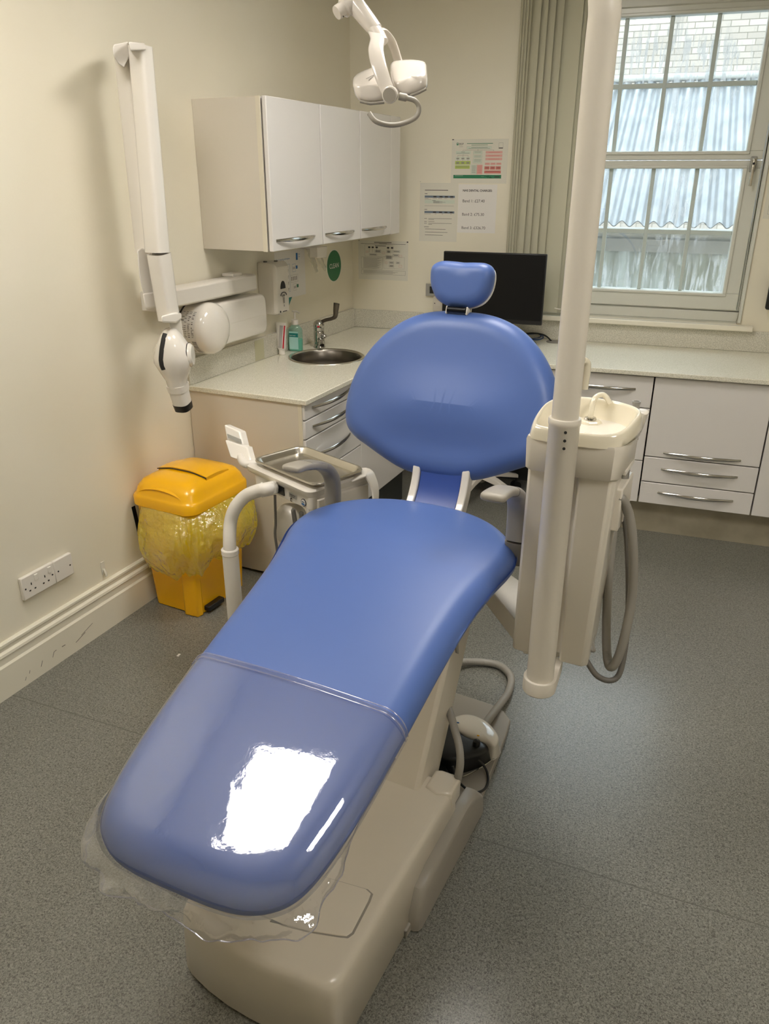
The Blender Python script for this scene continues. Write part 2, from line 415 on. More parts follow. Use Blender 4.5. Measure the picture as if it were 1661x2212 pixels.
# ---- window 1: outer frame, two sashes with glazing bars, handle
fy0, fy1 = .055, .13
GX0, GX1 = 1.199, 2.033
w = obj('window_1', merge(box(WX0 + .003, fy0, .985, WX1 - .003, fy0 + .075, 1.04), box(WX0 + .003, fy0, 2.425, WX1 - .003, fy0 + .075, WZ1 - .003),
                     box(WX0 + .003, fy0, 1.04, 1.12, fy0 + .075, 2.425), box(2.116, fy0, 1.04, WX1 - .003, fy0 + .075, 2.425)), M['frame'], kind='structure', bevel=.004)
def sash(name, x0, z0, x1, z1, gx0, gz0, gx1, gz1, y0):
    s = obj(name, merge(box(x0, y0, z0, x1, y0 + .06, gz0), box(x0, y0, gz1, x1, y0 + .06, z1), box(x0, y0, gz0, gx0, y0 + .06, gz1), box(gx1, y0, gz0, x1, y0 + .06, gz1),
                        # glazing bead
                        box(gx0 - .018, y0 - .008, gz0 - .016, gx1 + .018, y0, gz0 - .002), box(gx0 - .018, y0 - .008, gz1 + .002, gx1 + .018, y0, gz1 + .016),
                        box(gx0 - .018, y0 - .008, gz0 - .002, gx0 - .002, y0, gz1 + .002), box(gx1 + .002, y0 - .008, gz0 - .002, gx1 + .018, y0, gz1 + .002)), M['frame'], parent=w, bevel=.003, weld=False)
    return s
s1 = sash('lower_sash', 1.13, 1.045, 2.112, 1.757, GX0, 1.129, GX1, 1.72, .042)
s2 = sash('upper_sash', 1.13, 1.760, 2.112, 2.422, GX0, 1.80, GX1, 2.383, .046)
for nm, sp, z0, z1, zm in (('glass_pane', s1, 1.129, 1.72, 1.4205), ('glass_pane', s2, 1.80, 2.383, 2.093)):
    obj(nm, box(GX0 - .002, .088, z0 - .002, GX1 + .002, .092, z1 + .002), M['glass'], parent=sp, smooth=0)
    g = [box(GX0, .076, zm - .011, GX1, .098, zm + .011)]
    for k in (1, 2, 3):
        xk = GX1 - k*.2084; g.append(box(xk - .010, .075, z0, xk + .010, .099, z1))
    obj('glazing_bars', merge(*g), M['muntin'], parent=sp, bevel=.003, weld=False)
h = obj('window_handle', merge(box(2.058, .024, 1.705, 2.088, .042, 1.775)), M['greybox'], parent=w, bevel=.006)
obj('handle_lever', merge(box(2.064, -.002, 1.735, 2.084, .024, 1.765), box(2.066, -.006, 1.64, 2.080, .008, 1.765)), M['steel'], parent=h, bevel=.005, label='brushed metal lever')
obj('keyhole', cyl((2.073, -.008, 1.742), (2.073, .0, 1.742), .0055), M['black'], parent=h)

# ---- ceiling lights (recessed square panels; the third is added to brighten the far side)
EM = mat('led_diffuser', (255, 250, 240), .5, emit=((255, 250, 243), 22))
FRM = M['white']
lab = {2: 'square flat ceiling light panel above the instrument table and backrest', 0: 'square flat ceiling light panel above the chair foot end', 1: 'square flat ceiling light panel behind the foot end of the chair'}
for i, (lx, ly) in enumerate([(.40, -3.16), (2.60, -3.62), (1.25, -1.85)]):
    t = root('ceiling_light', lab[i], 'ceiling light', (lx, ly, ZC - .03), group='flat ceiling light panels')
    obj('light_frame', merge(box(lx - .31, ly - .31, ZC - .03, lx + .31, ly - .29, ZC), box(lx - .31, ly + .29, ZC - .03, lx + .31, ly + .31, ZC),
                       box(lx - .31, ly - .29, ZC - .03, lx - .29, ly + .29, ZC), box(lx + .29, ly - .29, ZC - .03, lx + .31, ly + .29, ZC)), FRM, parent=t, smooth=0, weld=False)
    obj('diffuser', box(lx - .29, ly - .29, ZC - .022, lx + .29, ly + .29, ZC - .004), EM, parent=t, smooth=0)

# ================================================================== OUTSIDE THE WINDOW
struct('ground', box(-8, .35, -.05, 13, 9, 0), M['concrete'], smooth=0)
sh = root('shed', 'pale corrugated metal lean-to roof and wall seen through the wet window', 'shed', (1.6, 1.3, 0))
def corr(x0, x1, f, pitch=.15, amp=.022, n=8):
    N = int((x1 - x0)/pitch*n); rows = []
    for side in (0, 1):
        rows.append([(x0 + (x1 - x0)*i/N, amp*math.sin(2*PI*i/n)) for i in range(N + 1)])
    v = [f(a, h, 0) for a, h in rows[0]] + [f(a, h, 1) for a, h in rows[0]] + [f(a, h - .006, 0) for a, h in rows[0]] + [f(a, h - .006, 1) for a, h in rows[0]]
    m_ = N + 1; fs = []
    for i in range(N):
        fs += [(i, i+1, m_+i+1, m_+i), (2*m_+i, 3*m_+i, 3*m_+i+1, 2*m_+i+1)]
    return v, fs
E0, E1 = V((0, 1.25, 1.40)), V((0, 3.3, 2.42))
rd = (E1 - E0); rn = V((0, -rd.z, rd.y)).normalized()
obj('shed_roof', corr(-1.5, 4.5, lambda a, h, k: V((a, 0, 0)) + E0 + rd*k + rn*h, pitch=.10, amp=.020), M['tin'], parent=sh, weld=False, smooth=60)
obj('ridge_cap', sweep([V((-1.5, 3.3, 2.44)), V((4.5, 3.3, 2.44))], lambda i, f: sup(.05, .03, 3, 16)), M['greybox'], parent=sh)
obj('gutter', sweep([V((-1.5, 1.2, 1.35)), V((4.5, 1.2, 1.35))], lambda i, f: sup(.045, .03, 3, 16)), M['greyd'], parent=sh)
obj('shed_wall', corr(-1.5, 4.5, lambda a, h, k: V((a, 1.34 + h*.8, 1.34*k)), pitch=.12, amp=.02), M['tindark'], parent=sh, weld=False, smooth=60)
obj('shed_beam', box(-1.5, 1.30, 1.22, 4.5, 1.32, 1.30), M['greyd'], parent=sh, smooth=0)
bl = root('brick_building', 'pale brick building wall rising behind the corrugated roof outside', 'building', (2, 8.6, 0))
obj('brick_wall', merge(box(-7, 8.5, 0, 12, 8.8, 4.7)), M['brick'], parent=bl, smooth=0)
obj('stone_band', merge(box(3.0, 8.44, 3.55, 5.2, 8.5, 3.66)), mat('stone_band', (176, 160, 128), .8), parent=bl, smooth=0)
obj('building_window', merge(box(3.1, 8.46, 3.05, 5.0, 8.5, 3.52)), mat('pale_reveal', (226, 212, 186), .6), parent=bl, smooth=0)

# ================================================================== VERTICAL BLIND, stacked at the left of the window
vb = root('vertical_blind', 'sage green vertical blind stacked at the left side of the window', 'blind', (1.08, -.05, .99))
xs = [.917, .925, .938, .953, .964, 1.004, 1.039, 1.079, 1.121, 1.212, 1.230, 1.242, 1.254]
obj('headrail', box(.9, -.085, 2.52, 2.2, -.045, 2.56), M['white'], parent=vb, bevel=.004)
for i in range(len(xs) - 1):
    x0, x1 = xs[i], xs[i+1]; wdt = x1 - x0; back = .010 if wdt > .012 else .004
    yf = -.074 if wdt > .02 else -.072; yb = yf + min(.032, .55*(wdt + back) + .006)
    zb = 1.003
    pts = []
    for k in range(7):
        f = k/6; xx = x0 - back + (wdt + back)*f; yy = yb + (yf - yb)*f**.8
        pts.append((xx, yy))
    ring = pts + [(a, b + .0012) for a, b in pts[::-1]]
    lean = (0, 0, 0, .004, .010, .008, .004, .002, 0, 0, 0, 0)[i] if i < 12 else 0
    obj('vane', loft([[V((a, b, zb)) for a, b in ring], [V((a + lean, b, 2.52)) for a, b in ring]]), M['vane'], parent=vb, smooth=40)
obj('bottom_chain', tube([V((1.20, -.09, 1.03)), V((1.226, -.086, 1.025)), V((1.25, -.09, 1.03))], .0022, 8), M['white'], parent=vb)
# ================================================================== FITTED CABINETS
HC = .849
def bow_handle(a, b, out, parent, r=.0055, bow=.028, lab=None):
    """arched chrome handle from a to b, bowing along out"""
    a, b, out = V(a), V(b), V(out); ax = (b - a).normalized(); wv = ax.cross(out).normalized()
    N = 20; path = [a.lerp(b, k/N) + out*(bow*math.sin(PI*k/N)**.8) for k in range(N + 1)]
    def ring(i, f):
        w = .0050 + .0045*math.sin(PI*f); t = .0042 + .0012*math.sin(PI*f)
        return circ(t, 10, w)
    return obj('handle', sweep(path, ring, up0=wv), M['chrome'], parent=parent, label=lab)
def Lf(d0, d1, s0, s1, z0, z1): return box(s0, d0, z0, s1, d1, z1, lambda s, d, z: LW(s, d, z))

# ---- wall cabinets on the left wall
wc = [(1.408, .985, 'nearest the X-ray arm'), (.981, .596, 'middle one'), (.592, .112, 'in the corner')]
wl = ['white gloss wall cabinet with one door, nearest the room end, beige side showing',
      'white gloss wall cabinet with one door, middle of the row over the sink',
      'white gloss wall cabinet with one door, in the corner of the room']
hs = [(1.386, 1.061), (.964, .671), (.585, .291)]
for i, (s0, s1, _) in enumerate(wc):
    c = LW((s0+s1)/2, .16, 1.397); t = root('wall_cabinet', wl[i], 'cabinet', c, group='white wall cabinets over the sink')
    obj('carcass', Lf(.001, .318, s1, s0, 1.397, 1.962), M['door'], parent=t, bevel=.001, smooth=30)
    if i == 0:
        obj('side_panel', Lf(.001, .300, s0, s0 + .003, 1.396, 1.962), M['endp'], parent=t, smooth=0, label='beige side panel')
        obj('edge_strip', Lf(.300, .320, s0, s0 + .004, 1.394, 1.964), M['edge'], parent=t, smooth=0)
    d = obj('door', Lf(.326, .346, s1 + (.0015 if i < 2 else .12), s0 + (.001 if i == 0 else -.0015), 1.395, 1.964), M['door'], parent=t, bevel=.0035, seg=3)
    if i == 2: obj('filler_panel', Lf(.326, .345, s1, s1 + .117, 1.395, 1.964), M['door'], parent=t, bevel=.002)
    bow_handle(LW(hs[i][1], .346, 1.437), LW(hs[i][0], .346, 1.437), LN, d)

# ---- base unit along the left wall (shade-toned end panel + drawers + plain door under the sink)
t = root('drawer_unit', 'white drawer unit under the sink worktop, beige end panel beside the yellow bin', 'drawer unit', LW(1.34, .3, 0))
obj('end_panel', Lf(.002, .548, 1.598, 1.606, .012, .826), M['endp'], parent=t, bevel=.001, label='beige end panel')
obj('end_stile', Lf(.548, .566, 1.597, 1.607, .012, .826), M['edge'], parent=t, bevel=.001)
obj('carcass', Lf(.01, .552, 1.09, 1.597, .19, .826), M['door'], parent=t, smooth=0)
zz = [(.757, .829, .797), (.676, .755, .717), (.500, .674, .592)]
for z0, z1, zh in [(.757, .829, .80), (.675, .755, .719), (.500, .673, .590), (.192, .498, .44)]:
    d = obj('drawer', Lf(.556, .577, 1.085, 1.602, z0 + .0012, z1 - .0012), M['door'], parent=t, bevel=.0035, seg=3)
    bow_handle(LW(1.20, .577, zh), LW(1.542, .577, zh), LN, d)
t = root('sink_unit', 'plain white base unit front between the drawers and the corner', 'cabinet', LW(.8, .3, 0))
obj('carcass', merge(Lf(.01, .552, .53, .546, .19, .826), Lf(.01, .552, 1.067, 1.083, .19, .826), Lf(.01, .552, .546, 1.067, .19, .206)), M['door'], parent=t, smooth=0, weld=False)
obj('door', Lf(.556, .577, .535, 1.082, .193, .829), M['door'], parent=t, bevel=.0035, seg=3)
struct('baseboard_sink', Lf(.02, .545, .5, 1.59, 0, .188), M['plinth'], smooth=0)

# ---- base units along the back wall
FY = -.64
def unit(x0, x1, label, fronts, side=None):
    t = root('base_unit', label, 'cabinet', ((x0+x1)/2, -.3, 0), group='white base units along the back wall')
    obj('carcass', box(x0 + .002, FY + .022, .188, x1 - .002, -.01, .822), M['dark'] if False else M['door'], parent=t, smooth=0)
    for nm, z0, z1, zh in fronts:
        d = obj(nm, box(x0 + .0022, FY, z0 + .0018, x1 - .0022, FY + .02, z1 - .0018), M['door'], parent=t, bevel=.0022)
        if zh:
            c = (x0 + x1)/2; hw = .172 if x1 - x0 > .45 else .12
            bow_handle((c - hw, FY, zh), (c + hw, FY, zh), (0, -1, 0), d)
    return t
unit(1.255, 1.757, 'white base unit behind the spittoon with one handled top drawer', [('drawer', .668, .822, .757), ('drawer', .405, .668, None), ('drawer', .188, .405, None)])
unit(1.759, 2.276, 'white base unit under the window with tall front above two shallow drawers', [('door', .432, .822, .457), ('drawer', .302, .430, .374), ('drawer', .188, .300, .252)])
unit(2.278, 2.79, 'plain white base unit cut off by the right edge of the photo', [('door', .188, .822, None)])
unit(2.792, 3.3, 'white base unit right of the cut-off one, outside the view', [('door', .188, .822, None)])
struct('baseboard_back', merge(box(1.257, -.545, 0, 3.3, -.02, .187)), M['kick'], smooth=0)
struct('baseboard_desk', merge(box(.5, -.03, 0, 1.25, -.002, .1)), M['plinth'], smooth=0)

# ---- worktop (L shaped, hole for the round sink) and upstands
SX, SY, SR = .190, -.868, .180
def worktop():
    zt, zb = HC, HC - .022
    A = LW(1.617, 0, 0); Bp = LW(1.617, .594, 0); C = LW(.66, .594, 0)
    outer = [V((0.0, 0, 0)), LW(1.617, 0, 0), Bp, V((.594 - .0, -.664, 0)), V((3.3, -.664, 0)), V((3.3, 0, 0))]
    # intersection of the left run's front edge with y=-.664
    k = (-.664 - (LN.y*.594))/LU.y; outer[3] = LU*k + LN*.594; outer[3].z = 0
    bm = bmesh.new()
    ov = [bm.verts.new((p.x, p.y, zt)) for p in outer]
    for i in range(len(ov)): bm.edges.new((ov[i], ov[(i+1) % len(ov)]))
    hv = [bm.verts.new((SX + SR*math.cos(2*PI*i/48), SY + SR*math.sin(2*PI*i/48), zt)) for i in range(48)]
    for i in range(48): bm.edges.new((hv[i], hv[(i+1) % 48]))
    bmesh.ops.triangle_fill(bm, use_beauty=True, edges=bm.edges[:])
    r = bmesh.ops.extrude_face_region(bm, geom=bm.faces[:])
    for g in r['geom']:
        if isinstance(g, bmesh.types.BMVert): g.co.z = zb
    bmesh.ops.recalc_face_normals(bm, faces=bm.faces)
    vs = [v.co.copy() for v in bm.verts]; bm.verts.index_update(); fs = [tuple(v.index for v in f.verts) for f in bm.faces]
    bm.free(); return vs, fs
obj('worktop', worktop(), M['worktop'], smooth=30, bevel=.003, label='cream speckled L shaped worktop with a round sink cut into its left run', cat='worktop', weld=False)
us = root('upstand', 'pale speckled upstand strip along the walls above the worktop', 'backsplash', (.3, -.02, HC))
obj('left_upstand', Lf(.0005, .018, .018, 1.612, HC + .0005, .958), M['splash'], parent=us, bevel=.002)
obj('back_upstand', box(.0, -.018, HC + .0005, 3.3, -.0005, .953), M['splash'], parent=us, bevel=.002)
# clear tape patch on the left upstand
obj('tape', Lf(.0182, .0188, 1.02, 1.10, HC + .004, .95), mat('tape_yellowed', (196, 192, 160), .2), label='clear tape strip on the grey pale upstand by the paste tube', cat='tape', smooth=0)

# ---- sink and lever tap
t = root('sink', 'round stainless steel sink set in the worktop', 'sink', (SX, SY, HC - .14))
o = (SX, SY, 0)
obj('sink_bowl', lathe([(.176, HC - .001), (.170, HC - .008), (.166, HC - .05), (.155, HC - .11), (.12, HC - .14), (.03, HC - .148), (.0, HC - .148)], o, n=64, cap=False), M['sinksteel'], parent=t, smooth=60)
obj('sink_rim', lathe([(.192, HC + .0004), (.191, HC + .003), (.184, HC + .006), (.178, HC + .004), (.174, HC - .004)], o, n=64, cap=False), M['steel'], parent=t, smooth=60)
obj('waste', lathe([(.03, HC - .146), (.028, HC - .144), (.0, HC - .145)], o, n=32, cap=False), M['chrome'], parent=t)
tp = at_z(690, 750, HC)
t = root('tap', 'chrome elbow-lever tap standing behind the round sink', 'tap', tp)
x, y = tp.x, tp.y
obj('tap_body', merge(lathe([(.032, HC), (.032, HC + .004), (.029, HC + .008), (.028, HC + .055), (.028, HC + .082), (.024, HC + .088), (.022, HC + .094)], (x, y, 0), n=28)), M['chrome'], parent=t, smooth=50)
tow = (V((SX, SY, 0)) - V((x, y, 0))).normalized()
obj('spout', tube([V((x, y, HC + .045)), V((x, y, HC + .045)) + tow*.05, V((x, y, HC + .04)) + tow*.085, V((x, y, HC + .03)) + tow*.1], .012, 16), M['chrome'], parent=t)
obj('tap_head', merge(ellipsoid((x, y, HC + .115), .030, .030, .030, n=24), cyl((x, y, HC + .09), (x, y, HC + .112), .028)), M['chrome'], parent=t, smooth=60)
kb = at_y(700, 727, y - .02)
obj('mixer_knob', merge(cyl((x, y, kb.z), kb, .009), ellipsoid(kb, .014, .014, .014)), M['chrome'], parent=t, smooth=60, weld=False)
obj('outlet_ring', lathe([(.012, 0), (.010, .004), (.006, .004)], V((x, y - .0275, HC + .024)), (0, -1, 0), 20), M['chrome'], parent=t)
obj('temperature_mark', ellipsoid(V((x, y, HC + .112)) + V((.3, -.95, 0)).normalized()*.0285, .008, .004, .005), M['red'], parent=t)
L0 = V((x, y, HC + .13)); 
le = at_pl(727, 655, L0, V((0, 1, 0))); lm = at_pl(724, 683, L0, V((0, 1, 0)))
path = catmull([L0 + V((0, 0, -.005)), L0.lerp(lm, .4) + V((0, 0, -.002)), L0.lerp(lm, .8) + V((0,0,-.006)), lm, lm.lerp(le, .45), le], 6)
obj('lever', sweep(path, lambda i, f: circ(.0065 + .002*f, 12, .009 + .008*(max(0, f - .45)/.55)**.7)), M['sinksteel'], parent=t, smooth=60)

# ---- things on the worktop by the sink
def P2(px, py, z=HC): return at_z(px, py, z)
b = P2(636, 757) + LN*.010
t = root('soap_bottle', 'clear pump bottle of green hand soap standing left of the tap', 'bottle', b)
bx, by = b.x, b.y
def oval(rx, ry, z, n=32, e=2.6): return [V((bx + a, by + c, z)) for a, c in sup(rx, ry, e, n)]
obj('bottle_body', loft([oval(.034, .022, HC + .001), oval(.037, .025, HC + .006), oval(.037, .025, HC + .10), oval(.034, .023, HC + .115), oval(.02, .018, HC + .13), oval(.014, .014, HC + .136)]), M['gelb'], parent=t, smooth=60)
obj('soap', loft([oval(.035, .023, HC + .004), oval(.036, .024, HC + .008), oval(.036, .024, HC + .062)]), mat('green_soap', (128, 212, 190), .2), parent=t, smooth=60)
obj('pump_collar', merge(lathe([(.017, HC + .134), (.017, HC + .158), (.008, HC + .162)], (bx, by, 0)), cyl((bx, by, HC + .16), (bx, by, HC + .195), .005)), M['white'], parent=t)
obj('pump_nozzle', merge(sweep([V((bx - .012, by, HC + .2)), V((bx + .012, by, HC + .2)), V((bx + .03, by - .004, HC + .193))], lambda i, f: circ(.005, 10, .004))), M['white'], parent=t)
oy = by - .0255
X_, Z_ = V((1, 0, 0)), V((0, 0, 1))
obj('bottle_label', [(rect(V((bx - .024, oy, HC + .012)), X_, Z_, .05, .09), mat('label_pale_green', (176, 220, 212), .4)), (rect(V((bx - .024, oy - .0004, HC + .074)), X_, Z_, .05, .02), M['teal']),
                    (text('hand wash', .008, V((bx - .021, oy - .0006, HC + .08)), X_, Z_), M['paper'])], parent=t, smooth=0, weld=False, label='teal and white label')
b = P2(605, 765) + LN*.012
t = root('paste_tube', 'white cream tube with red stripe standing on its cap beside the soap bottle', 'tube', b)
bx, by = b.x, b.y
Xw = V((.93, -.12, 0)).normalized()
Yw = V((.12, .93, 0)).normalized()
def tr(a, c, z, n=28): return [V((bx, by, HC + (z - HC)*1.05)) + Xw*p*1.35 + Yw*q*1.2 for p, q in sup(a, c, 2., n)]
obj('tube_body', loft([tr(.013, .013, HC + .024), tr(.0175, .016, HC + .032), tr(.020, .010, HC + .09), tr(.022, .004, HC + .135), tr(.023, .0015, HC + .152)]), M['paper'], parent=t, smooth=60)
obj('cap', lathe([(.015, HC), (.0165, HC + .002), (.0165, HC + .026), (.014, HC + .028)], (bx, by, 0)), M['white'], parent=t)
obj('tube_print', [(loft([[V((bx, by, HC + z)) + Xw*(a*1.35) - Yw*(k*1.2 + .0012) for a in (x0, x0 + .005)] + [V((bx, by, HC + z)) + Xw*a*1.35 - Yw*(k*1.2 - .001) for a in (x0 + .005, x0)] for z, k, x0 in ((.034, .0135, .011), (.09, .0085, .0135), (.146, .003, .0165))]), M['red']),
                   (loft([[V((bx, by, HC + z)) + Xw*(a*1.35) - Yw*(k*1.2 + .0008) for a in (x0, x0 + .014)] + [V((bx, by, HC + z)) + Xw*a*1.35 - Yw*(k*1.2 - .002) for a in (x0 + .014, x0)] for z, k, x0 in ((.036, .0165, -.006), (.09, .0105, -.004), (.146, .0042, -.002))]), mat('tube_grey', (176, 172, 168), .4)),
                   (cyl(V((bx, by, HC + .140)) - Yw*.0035 + Xw*.004, V((bx, by, HC + .140)) - Yw*.0055 + Xw*.004, .0045), M['red'])], parent=t, smooth=0, weld=False, label='red stripe and grey panel')

# ================================================================== THINGS ON THE BACK WORKTOP
# monitor
mp = V((.916, -.30, 0))
t = root('monitor', 'black flat computer monitor behind the chair headrest', 'monitor', (.9, -.24, HC))
my = -.30
obj('bezel', box(.628, my, .968, 1.166, my + .022, 1.322), M['black'], parent=t, bevel=.004)
obj('screen', box(.634, my - .0015, .990, 1.160, my, 1.316), M['blackg'], parent=t, smooth=0)
obj('rear_housing', loft([[V((a + .897, my + .022, b + 1.145)) for a, b in rrect(.22, .13, .03)], [V((a + .897, my + .05, b + 1.145)) for a, b in rrect(.14, .09, .03)]]), M['black'], parent=t)
obj('stand_neck', box(.87, my + .03, HC + .012, .925, my + .05, 1.1), M['black'], parent=t, bevel=.005)
obj('stand_foot', box(.79, my - .08, HC + .001, 1.0, my + .12, HC + .013), M['black'], parent=t, bevel=.005)
# mouse
mo = at_z(1150, 752, HC)
obj('computer_mouse', loft([[V((mo.x - .012 + a, mo.y + b, HC + h)) for a, b in sup(rx, ry, 2.4, 28)] for h, rx, ry in ((.001, .028, .048), (.008, .032, .053), (.02, .031, .05), (.03, .025, .04), (.037, .014, .022), (.038, .003, .005))]), M['black'], smooth=60,
    label='black computer mouse on the worktop beside the blue backrest', cat='mouse')
# grommet and cables
gx, gy = 1.215, -.095
gr = root('cable_grommet', 'grey round cable grommet in the worktop near the window', 'grommet', (gx, gy, HC))
obj('grommet_ring', lathe([(.044, HC + .0006), (.043, HC + .004), (.034, HC + .005), (.030, HC + .002)], (gx, gy, 0), n=36, cap=False), M['greyd'], parent=gr)
obj('grommet_cap', lathe([(.034, HC + .001), (.032, HC + .0045), (.0, HC + .0048)], (gx, gy, 0), n=36, cap=False), M['greyd'], parent=gr)
hub = V((gx - .02, gy, HC + .006))
obj('black_cable', merge(tube([hub, V((1.16, -.06, HC + .024)), V((1.09, -.05, HC + .033)), V((1.0, -.07, HC + .022)), V((.93, -.12, HC + .02)), V((.90, -.2, HC + .05))], .004, 8),
                         tube([hub + V((.002, .006, 0)), V((1.15, -.045, HC + .026)), V((1.08, -.035, HC + .03)), V((1.0, -.05, HC + .016)), V((.9, -.12, HC + .03))], .0035, 8)), M['black'], label='black monitor cables running from the grommet to the screen', cat='cable', weld=False)
obj('blue_cable', merge(tube([V((.95, -.09, HC + .012)), V((1.04, -.085, HC + .008)), V((1.10, -.08, HC + .008)), V((1.135, -.06, HC + .02)), V((1.11, -.045, HC + .03)), V((1.03, -.05, HC + .02)), V((.95, -.06, HC + .01))], .0032, 8),
                        tube([V((.95, -.1, HC + .006)), V((1.06, -.1, HC + .006)), V((1.12, -.1, HC + .007)), V((1.15, -.08, HC + .016)), V((1.14, -.055, HC + .026))], .0032, 8)), mat('cable_blue', (34, 62, 110), .4), label='coil of dark blue network cable beside the grommet', cat='cable', weld=False)

# stool pushed into the knee space under the back worktop
st = root('operator_stool', 'low stool with pale star base behind the dental chair', 'stool', (.93, -.40, 0))
sx, sy = .90, -.36
for k in range(5):
    an = math.radians(-28 + 72*k); dr = V((math.cos(an), math.sin(an), 0)); sdv = V((-dr.y, dr.x, 0)); c0 = V((sx, sy, 0))
    lg = obj('base_leg', loft([[c0 + dr*r + sdv*a + V((0, 0, z + h)) for a, h in ((-w, -t_), (w, -t_), (w*.8, t_), (-w*.8, t_))] for r, z, w, t_ in ((.02, .135, .028, .018), (.12, .118, .022, .014), (.25, .085, .016, .010))]), M['cream'], parent=st, bevel=.003)
    cp = c0 + dr*.245
    obj('caster', merge(cyl(cp + sdv*.02 + V((0, 0, .026)), cp + sdv*.006 + V((0, 0, .026)), .025), cyl(cp - sdv*.006 + V((0, 0, .026)), cp - sdv*.02 + V((0, 0, .026)), .025), cyl(cp + V((0, 0, .03)), cp + V((0, 0, .078)), .006)), M['black'], parent=lg, weld=False)
obj('gas_column', merge(cyl((sx, sy, .09), (sx, sy, .26), .026), cyl((sx, sy, .26), (sx, sy, .40), .015)), M['greyp'], parent=st, weld=False)
obj('stool_seat', loft([[V((sx + a, sy + b, z)) for a, b in circ(r, 36)] for r, z in ((.12, .40), (.165, .405), (.178, .425), (.175, .455), (.15, .468), (.02, .47))]), M['bluedk'], parent=st, smooth=60)
# ================================================================== PAPERS AND FITTINGS ON THE WALLS
XV, ZV = V((1, 0, 0)), V((0, 0, 1))
def sheet(name, o, x, y, w, h, th, base, prints, label, cat):
    """thin sheet with printed shapes; o is its lower left corner on the wall, prints: (kind, mat, ...)"""
    n = x.cross(y).normalized(); o = V(o) - n*.0004
    g = [((lambda q: q)(loft([[o + x*a + y*b for a, b in ((0, 0), (w, 0), (w, h), (0, h))], [o + x*a + y*b + n*th for a, b in ((0, 0), (w, 0), (w, h), (0, h))]])), base)]
    lv = {}
    for p in prints:
        k, mm = p[0], p[1]; lift = th + .0003 + .0002*(p[-1] if isinstance(p[-1], int) else 0)
        if k == 'r':
            a, b, ww, hh = p[2:6]; g.append((rect(o + x*a + y*b, x, y, ww, hh, lift), mm))
        elif k == 't':
            s, a, b, sz = p[2:6]; bo = p[6] if len(p) > 6 and isinstance(p[6], float) else 0.
            g.append((text(s, sz, o + x*a + y*b, x, y, lift, bo), mm))
        elif k == 'o':      # outlined box
            a, b, ww, hh, lw = p[2:7]
            for q in ((a, b, ww, lw), (a, b + hh - lw, ww, lw), (a, b, lw, hh), (a + ww - lw, b, lw, hh)):
                g.append((rect(o + x*q[0] + y*q[1], x, y, q[2], q[3], lift), mm))
    return obj(name, g, smooth=0, weld=False, label=label, cat=cat)
def lines(mm, a, b, w, n, gap, th=.0012, seed=1, lo=.6):
    rr = random.Random(seed); return [('r', mm, a, b - i*gap, w*rr.uniform(lo, 1), th) for i in range(n)]

